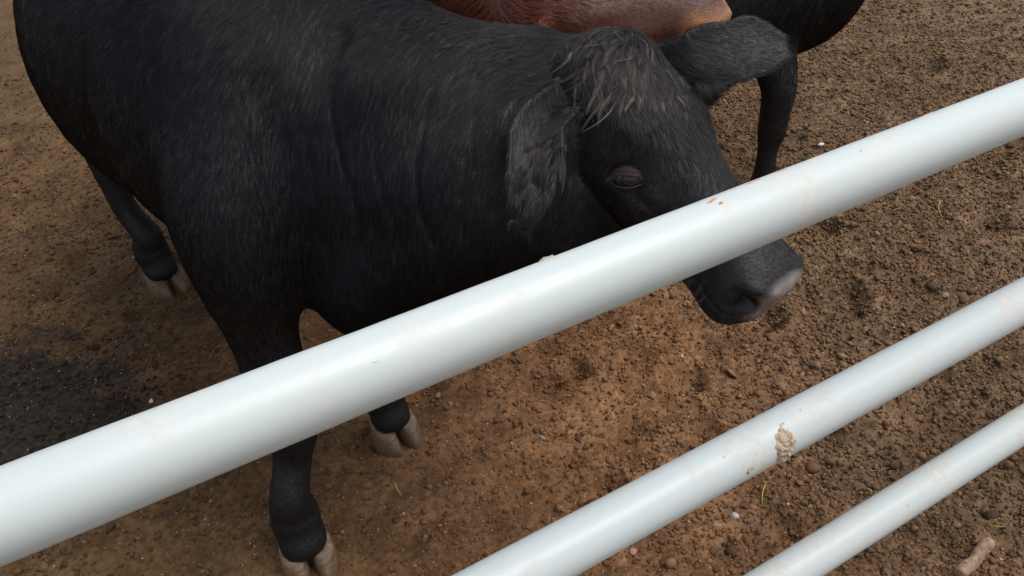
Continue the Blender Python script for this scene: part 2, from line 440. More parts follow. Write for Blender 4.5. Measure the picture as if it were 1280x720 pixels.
def guides_interp(G, co):
    """G rows: pos3 dir3 len ; inverse-distance blend of comb direction and hair length"""
    G = np.asarray(G, float); D = np.zeros((len(co), 3)); L = np.zeros(len(co)); W = np.zeros(len(co))
    for g in G:
        w_ = 1.0 / (((co - g[:3]) ** 2).sum(1) + 0.004) ** 2
        D += w_[:, None] * g[3:6]; L += w_ * g[6]; W += w_
    return D / W[:, None], L / W

def add_hair(name, root, base, me, co, no, guides, density, tintfn, lenfn, seed, parent, radius=0.000165, npt=5, mat=None, clump=0.0065, keep=None):
    r = np.random.default_rng(seed)
    me.calc_loop_triangles(); nt_ = len(me.loop_triangles)
    tri = np.empty(nt_ * 3, np.int32); me.loop_triangles.foreach_get("vertices", tri); tri = tri.reshape(-1, 3)
    A, B, C = co[tri[:, 0]], co[tri[:, 1]], co[tri[:, 2]]
    area = np.linalg.norm(np.cross(B - A, C - A), axis=1) / 2
    cen = (A + B + C) / 3
    cnt = r.poisson(area * density(cen, no[tri[:, 0]]))
    idx = np.repeat(np.arange(nt_), cnt); n = len(idx)
    u, v = r.random(n), r.random(n); fl = u + v > 1; u[fl] = 1 - u[fl]; v[fl] = 1 - v[fl]
    P = A[idx] + (B - A)[idx] * u[:, None] + (C - A)[idx] * v[:, None]
    Nn = nrm(no[tri[idx, 0]] * (1 - u - v)[:, None] + no[tri[idx, 1]] * u[:, None] + no[tri[idx, 2]] * v[:, None])
    D, L = guides_interp(guides, P)
    L = lenfn(P, L) * (0.7 + 0.5 * r.random(n)); L = np.where(L < .02, L * .8, L)
    ok = L > 0.002
    P, Nn, D, L = P[ok], Nn[ok], D[ok], L[ok]; n = len(P)
    # local disorder in the lie of the coat
    turb = np.stack([fbm(P, 16, 2, 50 + seed), fbm(P, 16, 2, 60 + seed), fbm(P, 16, 2, 70 + seed)], 1)
    fine = np.stack([vnoise(P, 90, 80), vnoise(P, 90, 81), vnoise(P, 90, 82)], 1)
    sh = np.clip((L - .007) / .020, .12, 1)[:, None]; D = nrm(D) + 0.42 * turb * sh + 0.22 * fine * sh + 0.07 * r.standard_normal((n, 3)) * (.4 + .6 * sh)
    D = nrm(D - (D * Nn).sum(1)[:, None] * Nn)
    # tufts: tips gather towards jittered cell centres
    cs = np.where(L > 0.026, clump * 1.25, clump)[:, None]
    warp = np.stack([vnoise(P, 60, 90), vnoise(P, 60, 91), vnoise(P, 60, 92)], 1) * clump * 0.8
    ce = np.floor((P + warp) / cs); ci = ce.astype(np.int64)
    jit = np.stack([hash3(ci[:, 0], ci[:, 1], ci[:, 2], s_) for s_ in (1, 2, 3)], 1)
    cc = (ce + 0.25 + 0.5 * jit) * cs
    tuft = hash3(ci[:, 0], ci[:, 1], ci[:, 2], 4)
    pull = cc - P; pull -= (pull * Nn).sum(1)[:, None] * Nn
    side = np.cross(D, Nn)
    wavephase = 6.28 * tuft; wamp = np.clip((L - 0.022) * 0.22, 0, 0.0055)
    lift = (0.24 + 0.14 * tuft + 0.12 * r.random(n)) * (1 + np.clip((L - .028) * 45, 0, .9))
    ts = np.linspace(0, 1, npt); pts = np.empty((n, npt, 3))
    grav = np.clip((L - 0.022) * 9, 0, 0.45)[:, None] * V(0, 0, -1)
    ps = np.clip((L - .005) / .020, 0.1, 1)[:, None]
    for k, t in enumerate(ts):
        up = lift * (t - 0.75 * t * t) 
        pts[:, k] = (P + Nn * (L * up)[:, None] + D * (L * t)[:, None] + pull * ps * (0.85 * t ** 1.2) + grav * (L * t * t)[:, None]
                     + side * (wamp * np.sin(t * 7.5 + wavephase) * t)[:, None])
    hc = bpy.data.hair_curves.new(name); hc.add_curves([npt] * n)
    hc.position_data.foreach_set("vector", (pts - base).astype(np.float32).ravel())
    ra = hc.attributes.new("radius", 'FLOAT', 'POINT')
    rad = radius * (0.75 + 0.5 * r.random(n))[:, None] * np.clip(L / .013, .5, 1)[:, None] * (1 - 0.8 * ts ** 1.5)[None, :]
    ra.data.foreach_set("value", rad.astype(np.float32).ravel())
    col = tintfn(P, r, tuft)
    ca = hc.attributes.new("tint", 'FLOAT_COLOR', 'CURVE')
    ca.data.foreach_set("color", np.concatenate([col, np.ones((n, 1))], 1).astype(np.float32).ravel())
    o = link(name, hc, mat or M_FUR, parent); o["kind"] = "stuff"
    print("hair", name, n)
    return o

def claw_mesh(inner):
    """one claw of a cloven hoof, toe along +x, z up, length about 0.09"""
    k = 20; rings = []
    th = np.linspace(0, 2 * np.pi, k, endpoint=False)
    for z, cx, a, b, po in ((0.054, -0.014, .020, .013, 1.0), (0.054, -0.012, .0275, .0205, 1.0), (0.047, -0.009, .0310, .0235, 1.0), (0.03, -0.004, .0345, .0250, .9),
                            (0.012, .002, .0385, .0262, .82), (0.002, .004, .0405, .0265, .8), (-0.004, .004, .039, .025, .8)):
        x = a * np.cos(th); y = b * np.sign(np.sin(th)) * np.abs(np.sin(th)) ** 0.9
        toe = np.clip(x / a, 0, 1); y = y * (1 - (1 - po) * 1.5 * toe ** 2.0) - inner * 0.008 * toe ** 2 * (1 - z / 0.05) * -1
        y = np.where(y * inner > 0, y * 0.72, y)                    # flat inner wall
        zz = z + (-0.012 * (x / a) if z > 0.03 else 0 * x)
        rings.append(np.stack([x + cx, y, zz + np.zeros(k)], 1))
    return rings_mesh(rings)
def add_hooves(root, base, feet, scale=1.0):
    for inner in (1, -1):
        v, f = claw_mesh(inner); CL[inner] = mesh_from("hoof_claw", np.array(v), f); CL[inner].materials.append(M_HORN)
    for (x, y, a) in feet:
        for s_, inner in ((1, -1), (-1, 1)):
            o = bpy.data.objects.new("hoof_claw", CL[inner]); COL.objects.link(o); o.parent = root
            off = V(-math.sin(a), math.cos(a), 0) * s_ * 0.0222 * scale + V(math.cos(a), math.sin(a), 0) * 0.004 * s_
            o.location = V(x, y, 0) + off - base + V(0, 0, 0.002); o.rotation_euler = (0, 0, a + s_ * 0.03); o.scale = (scale,) * 3
CL = {}
def add_dewclaws(root, base, feet):
    th = np.linspace(0, 2 * np.pi, 10, endpoint=False); rs = [np.stack([q * np.cos(th), q * np.sin(th), np.full(10, z)], 1) for z, q in ((.012, .008), (.004, .0095), (-.008, .007), (-.014, .003))]
    v, f = rings_mesh(rs); dm = mesh_from("dewclaw", np.array(v), f); dm.materials.append(M_HORN)
    for (x, y, a) in feet:
        F = V(math.cos(a), math.sin(a), 0); S = V(-F[1], F[0], 0)
        for sg in (-1, 1):
            o = bpy.data.objects.new("dewclaw", dm); COL.objects.link(o); o.parent = root; o.location = V(x, y, .088) - F * .066 + S * sg * .020 - base; o.rotation_euler = (0, -.5, a)
def leg_lower(x, y, a, upper, k=1.0):
    """hoof, pastern, fetlock, then the given upper control rows"""
    F = V(math.cos(a), math.sin(a), 0)
    def r(z, back, w_, h): p = V(x, y, 0) - F * back; return [p[0], p[1], z, w_ * k, h * k]
    return [r(.046, .011, .040, .034), r(.062, .017, .043, .037), r(.084, .026, .042, .036), r(.108, .034, .045, .041), r(.135, .035, .0415, .038), r(.17, .030, .036, .034)] + upper
# ------------------------------------------------------------------ pipe fence
RAIL_Y, RAIL_R = 0.396, 0.0255
RAIL_Z = [0.990, 0.692, 0.385]
def rail_mat(name, tintk, dirt):
    m, t, p = new_mat(name)
    g = N(t, "ShaderNodeTexCoord"); P = g.outputs["Object"]
    mp = N(t, "ShaderNodeMapping"); mp.inputs["Scale"].default_value = (1, 4, 4); t.links.new(P, mp.inputs["Vector"])
    n1 = noise(t, mp.outputs[0], 3.0, 4, 0.6); n2 = noise(t, P, 22, 5, 0.65, 0.4); n3 = noise(t, P, 140, 4, 0.6)
    base = ramp(t, [(0.3, tuple(c * 0.95 for c in tintk)), (0.7, tintk)], n1)
    dm = ramp(t, [(0.57 - dirt * 0.08, (0, 0, 0)), (0.70, (1, 1, 1))], n2)
    dk = ramp(t, [(0.3, (0.50, 0.43, 0.34)), (0.7, (0.66, 0.62, 0.54))], n3)
    f = N(t, "ShaderNodeMath", operation='MULTIPLY'); t.links.new(dm.outputs[0], f.inputs[0]); f.inputs[1].default_value = 0.35 + 0.5 * dirt
    c = mixc(t, f.outputs[0], base.outputs[0], dk.outputs[0])
    # fine dark and rusty specks
    n4 = noise(t, P, 95, 2, 0.5); sp = ramp(t, [(0.80, (0, 0, 0)), (0.82, (1, 1, 1))], n4)
    c = mixc(t, sp.outputs[0], c, (0.32, 0.22, 0.14))
    t.links.new(c, p.inputs["Base Color"])
    rr = N(t, "ShaderNodeMapRange"); rr.inputs[3].default_value = 0.37; rr.inputs[4].default_value = 0.62
    t.links.new(dm.outputs[0], rr.inputs[0]); t.links.new(rr.outputs[0], p.inputs["Roughness"])
    p.inputs["Specular IOR Level"].default_value = 0.45
    b = N(t, "ShaderNodeBump"); b.inputs["Strength"].default_value = 0.12; b.inputs["Distance"].default_value = 0.001
    n5 = noise(t, mp.outputs[0], 30, 4, 0.6)
    t.links.new(n5, b.inputs["Height"]); t.links.new(b.outputs[0], p.inputs["Normal"])
    return m
M_RAIL = [rail_mat("rail_paint", (0.53, 0.58, 0.56), 0.35), rail_mat("rail_paint", (0.55, 0.60, 0.585), 0.6), rail_mat("rail_paint", (0.53, 0.575, 0.55), 0.85)]
M_RUST = plain_mat("rust", (0.50, 0.24, 0.12), 0.8, 0.2)
M_MUD = plain_mat("dried_mud", (0.42, 0.35, 0.27), 0.95, 0.1)
def grainy(name, stops, sc, stretch, bump):
    m, t, p = new_mat(name); tc = N(t, "ShaderNodeTexCoord"); mp = N(t, "ShaderNodeMapping"); mp.inputs["Scale"].default_value = stretch
    t.links.new(tc.outputs["Object"], mp.inputs["Vector"]); nz = noise(t, mp.outputs[0], sc, 6, .7); r = ramp(t, stops, nz); t.links.new(r.outputs[0], p.inputs["Base Color"])
    p.inputs["Roughness"].default_value = .9; p.inputs["Specular IOR Level"].default_value = .15
    b = N(t, "ShaderNodeBump"); b.inputs["Strength"].default_value = .9; b.inputs["Distance"].default_value = bump; t.links.new(nz, b.inputs["Height"]); t.links.new(b.outputs[0], p.inputs["Normal"]); return m
M_CLUMP = grainy("mud_clump", [(.32, (.20, .14, .09)), (.45, (.44, .34, .24)), (.6, (.58, .48, .36)), (.75, (.70, .62, .50))], 260, (1, 1, 1), .002)

fence = empty("pipe_fence", (1.0, RAIL_Y, 0), label="white painted steel pipe fence with three slanting rails across the picture", category="fence")
def pipe_rings(x0, x1, zc, r, n, seed):
    xs = np.linspace(x0, x1, n); k = 48; th = np.linspace(0, 2 * np.pi, k, endpoint=False)
    X = np.repeat(xs, k); TH = np.tile(th, n)
    P = np.stack([X, r * np.cos(TH), r * np.sin(TH)], 1)
    rr = r + 0.00022 * vnoise(P + V(0, seed, 0), 16, seed) + 0.0001 * vnoise(P, 60, seed)
    sag = 0.0
    return np.stack([X, rr * np.cos(TH), rr * np.sin(TH) + sag], 1), n, k
def add_rail(i):
    v, n, k = pipe_rings(-2.15, 2.15, 0, RAIL_R, 260, i + 3)
    fs = [(a * k + j, a * k + (j + 1) % k, (a + 1) * k + (j + 1) % k, (a + 1) * k + j) for a in range(n - 1) for j in range(k)]
    me = mesh_from("rail", v, np.array(fs)[:, ::-1])
    names = ["highest and nearest rail with small rust chips", "middle rail with a clump of dried mud stuck on it", "lowest rail with grey smears along its top"]
    o = link("rail", me, M_RAIL[i], fence, label=names[i]); o.location = (0.0, 0, RAIL_Z[i])
    return o
rails = [add_rail(i) for i in range(3)]
def post(x):
    k = 32; th = np.linspace(0, 2 * np.pi, k, endpoint=False); R_ = 0.038; rs = []
    for z, r in ((-0.3, R_), (1.12, R_), (1.135, R_ + 0.004), (1.15, R_ * 0.8), (1.158, R_ * 0.35)):
        rs.append(np.stack([r * np.cos(th), r * np.sin(th), np.full(k, z)], 1))
    v, f = rings_mesh(rs); o = link("post", mesh_from("post", v, f), M_RAIL[1], fence); o.location = (x - 1.0, 0, 0)
post(-1.15); post(3.15)
def rail_px(i, px, py):
    """x along the rail and angle round it of the visible surface point at a pixel"""
    r = CAMROT @ V((px - 640) / FPX, (360 - py) / FPX, -1); r = r / np.linalg.norm(r)
    c = V(0, RAIL_Y, RAIL_Z[i]); oo = CAMPOS - c
    a = r[1] ** 2 + r[2] ** 2; b = 2 * (oo[1] * r[1] + oo[2] * r[2]); cc = oo[1] ** 2 + oo[2] ** 2 - RAIL_R ** 2
    t_ = (-b - math.sqrt(max(0, b * b - 4 * a * cc))) / (2 * a); h = oo + r * t_
    return h[0], math.atan2(h[2], h[1])
def chip(i, px, py, sx, sy, seed, mat=M_RUST, h=0.0005, name="rust_chip", skew=0.0):
    """an irregular flake lying on the round of a rail"""
    x0, a0 = rail_px(i, px, py); r = np.random.default_rng(seed)
    n = 16; rad = 0.55 + 0.45 * r.random(n); vs = []; fs = []
    def pt(u, v_, hh): a = a0 + (v_ + skew * u) / RAIL_R; return (x0 - 1.0 + u, (RAIL_R + hh) * math.cos(a), (RAIL_R + hh) * math.sin(a))
    for ring, (q, hh) in enumerate(((1.0, -0.0006), (0.85, h * .7), (0.45, h))):
        for j in range(n):
            t_ = 2 * math.pi * j / n; vs.append(pt(sx * q * rad[j] * math.cos(t_), sy * q * rad[j] * math.sin(t_), hh + (0.3 * h * r.standard_normal() if ring else 0)))
    vs.append(pt(0, 0, h)); c = len(vs) - 1
    for ring in range(2):
        for j in range(n): fs.append((ring * n + j, ring * n + (j + 1) % n, (ring + 1) * n + (j + 1) % n, (ring + 1) * n + j))
    for j in range(n): fs.append((2 * n + j, 2 * n + (j + 1) % n, c))
    o = link(name, mesh_from(name, vs, fs), mat, rails[i]); o.location = (0, 0, 0)
    return o
# rails are children of the fence whose origin is x = 1, their own mesh is centred there too
chip(0, 890, 251, .0075, .0022, 5, skew=-.25); chip(0, 901, 254, .0030, .0016, 6); chip(0, 978, 213, .006, .0009, 7, skew=.15)
chip(0, 940, 228, .010, .0007, 8); chip(0, 1160, 142, .009, .0009, 9); chip(0, 683, 323, .007, .002, 12, M_MUD, .0012, "paint_flake")

M_SMEAR = plain_mat("dirt_smear", (.52, .49, .42), .85, .2)
for q_ in ((1, 853, 572, .0012, .006, 31), (1, 905, 571, .004, .0012, 33), (1, 968, 505, .003, .0012, 35), (2, 1105, 612, .008, .0020, 36), (2, 1135, 632, .004, .003, 37), (0, 500, 497, .005, .0004, 39), (0, 470, 452, .003, .0004, 40)):
    chip(*q_, M_SMEAR, .00012, "dirt_smear")
# mud clump on the middle rail: a thing that sits on the rail
def mud_clump(px, py, size, seed, label, nm="dried_mud_clump"):
    x0, a0 = rail_px(1, px, py); r = np.random.default_rng(seed); vs = []; fs = []
    nu, nv = 46, 46
    for a in range(nu):
        for b in range(nv):
            u, v_ = -1 + 2 * a / (nu - 1), -1 + 2 * b / (nv - 1)
            vs.append((u, v_))
    vs = np.array(vs); p3 = np.stack([vs[:, 0] * size[0], vs[:, 1] * size[1], np.zeros(len(vs))], 1)
    rad = np.sqrt((vs[:, 0] + .25 * vs[:, 1]) ** 2 + vs[:, 1] ** 2) + 0.42 * fbm(p3, 110, 3, seed)
    hh = smoothstep(0.86, 0.45, rad) * size[2] * (0.55 + 0.45 * fbm(p3, 260, 3, seed + 5) + 0.3 * vnoise(p3, 700, seed + 9)) - smoothstep(0.78, 0.95, rad) * 0.0012
    ang = a0 + p3[:, 1] / RAIL_R; R_ = RAIL_R + hh
    co = np.stack([x0 + p3[:, 0], RAIL_Y + R_ * np.cos(ang), RAIL_Z[1] + R_ * np.sin(ang)], 1)
    base = V(x0, RAIL_Y, RAIL_Z[1]); F = [(a * nv + b, a * nv + b + 1, (a + 1) * nv + b + 1, (a + 1) * nv + b) for a in range(nu - 1) for b in range(nv - 1)]
    o = link(nm, mesh_from(nm, co - base, np.array(F)), M_CLUMP); o.location = base; o["label"] = label; o["category"] = "mud clump"
    return o
mud_clump(983, 558, (.017, .023, .0065), 3, "crumbly beige dried mud clump stuck on the lower side of the middle rail")
mud_clump(937, 588, (.0045, .0045, .0022), 8, "tiny pale mud crumb on the middle rail left of the big mud clump")

# ------------------------------------------------------------------ the black calf in front
BASE = V(0.25, 1.6, 0.0)
HM = dict(O=at(766, 42, 1.17), s=1.0)
_F = nrm(V(.572, -.765, .24)); _L = nrm(V(.72, .40, -.57)); _L = nrm(_L - np.dot(_L, _F) * _F)
HM['F'], HM['L'] = CAMROT @ _F, CAMROT @ _L
HM['U'] = np.cross(HM['F'], HM['L'])
def hp(f, l, u, H=None): return frame_pt(H or HM, f, l, u)
def row(p, w_, h): return [p[0], p[1], p[2], w_, h]
def main_calf():
    F = FEET['main']
    root = empty("black_calf", BASE, label="large black calf in front, its head turned behind the top rail", category="calf")
    trunk = [(.31, 1.05, .70, .09, .13), (.285, 1.14, .715, .165, .21), (.26, 1.30, .745, .20, .265), (.235, 1.55, .735, .235, .27),
             (.215, 1.85, .725, .262, .285), (.215, 2.12, .765, .235, .25), (.22, 2.32, .81, .19, .20), (.22, 2.43, .84, .12, .13)]
    nb = hp(-.02, 0, -.125)
    n1_ = V(.43, 1.10, .765)
    neck = [(.25, 1.42, .76, .17, .24), (.33, 1.25, .765, .15, .235), row(n1_, .125, .205), row(nb * .55 + n1_ * .45, .105, .15), row(nb, .090, .105), row(hp(.05, 0, -.105), .080, .10)]
    dew = [(.30, 1.06, .53, .10, .09), row(at(470, 345, 1.32), .10, .135), row(at(555, 312, 1.27), .085, .13), row(at(650, 276, 1.22), .07, .115), row(hp(.15, 0, -.185), .05, .07)]
    fill = [(.29, 1.13, .66, .11, .17), row(at(465, 235, 1.29), .10, .16), row(at(555, 215, 1.24), .09, .15), row(at(645, 200, 1.20), .075, .12), row(hp(.08, 0, -.13), .06, .08)]
    crest = [(.24, 1.62, .93, .11, .09), (.27, 1.44, .945, .115, .10), row(at(430, 45, 1.30), .105, .10), row(at(560, 90, 1.25), .09, .085), row(at(680, 95, 1.22), .075, .07)]
    parts = [loft(crest, (.6, -.8, 0), 30, 22), loft(trunk, (1, 0, 0), 44, 36), loft(neck, (CAMROT @ V(-.5, -.1, .8)) if False else (.6, -.8, 0), 26, 30), loft(dew, (.6, -.8, 0), 20, 22), loft(fill, (.6, -.8, 0), 20, 22), head_loft(HM)]
    rf = leg_lower(*F[0], [(.135, 1.085, .235, .034, .034), (.150, 1.085, .30, .041, .043), (.152, 1.085, .345, .041, .042), (.150, 1.095, .42, .050, .058), (.148, 1.115, .52, .066, .085), (.145, 1.13, .62, .078, .12), (.15, 1.17, .76, .06, .12), (.20, 1.27, .90, .03, .07)])
    lf = leg_lower(*F[1], [(.368, 1.28, .235, .030, .031), (.365, 1.28, .30, .041, .043), (.365, 1.28, .345, .041, .042), (.365, 1.27, .42, .050, .058), (.37, 1.25, .52, .066, .085), (.38, 1.22, .62, .075, .115), (.38, 1.22, .76, .06, .11)])
    rh = leg_lower(*F[2], [(.04, 2.16, .235, .031, .035), (.03, 2.19, .36, .034, .045), (.03, 2.215, .43, .040, .056), (.035, 2.17, .52, .050, .075), (.05, 2.10, .62, .075, .13), (.08, 2.12, .76, .09, .16)])
    lh = leg_lower(*F[3], [(.40, 2.06, .235, .031, .035), (.40, 2.10, .36, .034, .045), (.40, 2.13, .43, .040, .056), (.39, 2.10, .52, .050, .075), (.37, 2.06, .62, .075, .13), (.34, 2.10, .76, .09, .16)])
    for l_ in (rf, lf, rh, lh): parts.append(loft(l_, (1, 0, 0), 48, 22))
    # ears
    re = dict(P=[hp(.035, -.075, -.06), at(676, 158, 1.09), at(673, 200, 1.06), at(664, 244, 1.05), at(650, 286, 1.055)],
              W=[.025, .032, .035, .028, .012], N=[CAMROT @ nrm(V(.1, .3, .9)), CAMROT @ nrm(V(-.1, .1, 1)), CAMROT @ nrm(V(-.25, .0, 1)), CAMROT @ nrm(V(-.3, 0, 1))])
    le = dict(P=[hp(.035, .075, -.06), at(868, 86, 1.22), at(898, 72, 1.23), at(938, 62, 1.235), at(985, 60, 1.24)],
              W=[.034, .052, .058, .054, .020], N=[CAMROT @ nrm(V(-.35, .25, .8)), CAMROT @ nrm(V(-.2, .3, .9)), CAMROT @ nrm(V(0, .3, .9)), CAMROT @ nrm(V(.1, .3, .9))])
    parts.append(ear_mesh(re['P'], re['W'], re['N'], 1.05)); parts.append(ear_mesh(le['P'], le['W'], le['N'], .55))
    tail = [(.22, 2.44, .90, .025, .025), (.22, 2.53, .80, .018, .018), (.225, 2.54, .6, .014, .014), (.22, 2.53, .40, .012, .012)]
    parts.append(loft(tail, (1, 0, 0), 24, 12))
    me, co = fuse(parts, VOX, 7)
    hl = head_local(HM, co)
    inh = smoothstep(-.06, .03, hl[:, 0]) * smoothstep(.175, .125, np.abs(hl[:, 1])) * smoothstep(-.31, -.23, hl[:, 2])
    dear = np.min([np.linalg.norm(co - p_, axis=1) for e_ in (re, le) for p_ in e_['P']] , axis=0)
    k_ = (1 - inh) * smoothstep(.05, .09, dear) * smoothstep(.42, .52, co[:, 2]) * smoothstep(1.75, 1.5, co[:, 1])
    co = relax(me, co, k_ * .95, 420)
    no = nrm_of(me, co)
    co = sculpt_head(HM, co, no)
    # muscles and folds of chest and shoulder
    d = np.zeros(len(co))
    def bump(p, r, a):
        nonlocal d
        d += a * np.exp(-(((co - V(*p)) / V(*r)) ** 2).sum(1))
    bump((.11, 1.12, .74), (.09, .09, .12), .022); bump((.06, 1.36, .80), (.10, .10, .14), .012)
    bump((.04, 1.48, .62), (.10, .045, .2), -.018)                          # behind the shoulder
    bump((.235, 1.06, .70), (.035, .06, .14), -.03)                         # groove shoulder / neck
    bump((.28, 1.02, .58), (.06, .08, .05), .02)                            # brisket
    for pp in (at(418, 120, 1.22), at(430, 165, 1.22), at(445, 215, 1.24), at(462, 262, 1.26)):
        bump(pp, (.022, .05, .04), -.017)
    for pp, a_ in ((at(672, 226, 1.045), -.005), (at(676, 240, 1.045), -.004)):
        d += a_ * np.exp(-(np.linalg.norm(co - pp, axis=1) / .011) ** 2)
    for pp in (at(375, 120, 1.2), at(378, 180, 1.2), at(385, 240, 1.2)):
        bump(pp, (.045, .05, .05), .012)
    for k in range(7):                                                      # loose neck folds
        c = V(.30 + .045 * k, 1.10 - .035 * k, .84 + .005 * k); ax = nrm(V(.75, -.55, .05))
        s_ = (co - c) @ ax + .012 * np.sin(co[:, 2] * 22 + k)
        d += (-.0036 if k % 2 else -.0020) * np.exp(-(s_ / .0055) ** 2) * np.exp(-(((co[:, 2] - .80) / .12) ** 2)) * (no[:, 1] < -.2) * (np.abs((co - c)).sum(1) < .32)
    d += .003 * fbm(co, 9, 3, 5)
    hl = head_local(HM, co); inhead = (hl[:, 0] > -.02) & (np.abs(hl[:, 1]) < .13) & (hl[:, 2] > -.25)
    co = co + no * (d * ~inhead)[:, None]
    finish_body(root, BASE, me, co, HM, "main", M_SKIN)
    return root, me, co

def finish_body(root, base, me, co, H, kind, mat):
    me.vertices.foreach_set("co", (co - base).astype(np.float32).ravel()); me.update()
    me.polygons.foreach_set("use_smooth", np.ones(len(me.polygons), bool))
    q = head_local(H, co)
    rh = gb(q, (.425, 0, -.080), (.034, .066, .044)); rh = smoothstep(.28, .6, rh)
    eyez = np.maximum(gb(q, (EYE_F, -EYE_L, EYE_U), (.020, .03, .014)), gb(q, (EYE_F, EYE_L, EYE_U), (.020, .03, .014)))
    bare = np.maximum(rh, smoothstep(.35, .7, eyez))
    if kind == "main" or kind == "back":
        skin, nose, lid = V(.006, .006, .006), V(.24, .205, .195), V(.025, .018, .017)
    else:
        skin, nose, lid = V(.06, .018, .010), V(.30, .14, .07), V(.1, .05, .04)
    col = skin[None] * (1 - rh[:, None]) + nose[None] * rh[:, None] * (1 + .35 * vnoise(co, 60, 3))[:, None]
    if kind == "red":
        kt = (smoothstep(.29, .36, q[:, 0]) * smoothstep(-.038, -.062, q[:, 2]) * (rh < .5))[:, None]; col = col * (1 - kt) + V(.42, .19, .08) * kt
    ho = np.maximum(gb(q, (.402, -.054, -.087), (.024, .028, .020)), gb(q, (.402, .054, -.087), (.024, .028, .020)))
    ho = smoothstep(.22, .5, ho)[:, None]; col = col * (1 - ho) + V(.012, .009, .010) * ho
    e = smoothstep(.35, .7, eyez)[:, None]; col = col * (1 - e) + lid * e
    a = me.attributes.new("tint", 'FLOAT_COLOR', 'POINT'); a.data.foreach_set("color", np.concatenate([col, np.ones((len(co), 1))], 1).astype(np.float32).ravel())
    b = me.attributes.new("bare", 'FLOAT', 'POINT'); b.data.foreach_set("value", bare.astype(np.float32))
    link("body", me, mat, root)

def black_tint(dust_pts, brown=()):
    D = [(V(*p[:3]), p[3], p[4]) for p in dust_pts]
    def fn(P, r, tuft):
        n = len(P); k = np.zeros(n)
        for c, rad, a in D: k = np.maximum(k, a * np.exp(-(((P - c) / rad) ** 2).sum(1)))
        base = V(.0034, .0042, .0066)[None] * (0.65 + 0.7 * r.random(n))[:, None] * (0.85 + 0.3 * tuft)[:, None]
        dust = (V(.120, .102, .088)[None] if not len(brown) else V(.120, .102, .088) + (V(*brown[1]) - V(.120, .102, .088)) * np.exp(-(((P - brown[0]) / brown[2]) ** 2).sum(1))[:, None]) * (0.25 + 1.5 * r.random(n) ** 2.2)[:, None] * (0.55 + 0.8 * tuft)[:, None]
        k = k[:, None] * (0.45 + 0.55 * r.random(n))[:, None]
        return base * (1 - k) + dust * k
    return fn
def red_tint(P, r, tuft):
    n = len(P); c = V(.15, .034, .016)[None] * (0.6 + 0.7 * r.random(n))[:, None] * (0.8 + .4 * tuft)[:, None]
    tan = V(.70, .34, .15)[None] * (0.7 + .5 * r.random(n))[:, None]
    q = head_local(HR, P)
    k = smoothstep(.29, .36, q[:, 0])[:, None] * smoothstep(-.038, -.062, q[:, 2])[:, None]
    return c * (1 - k) + tan * k

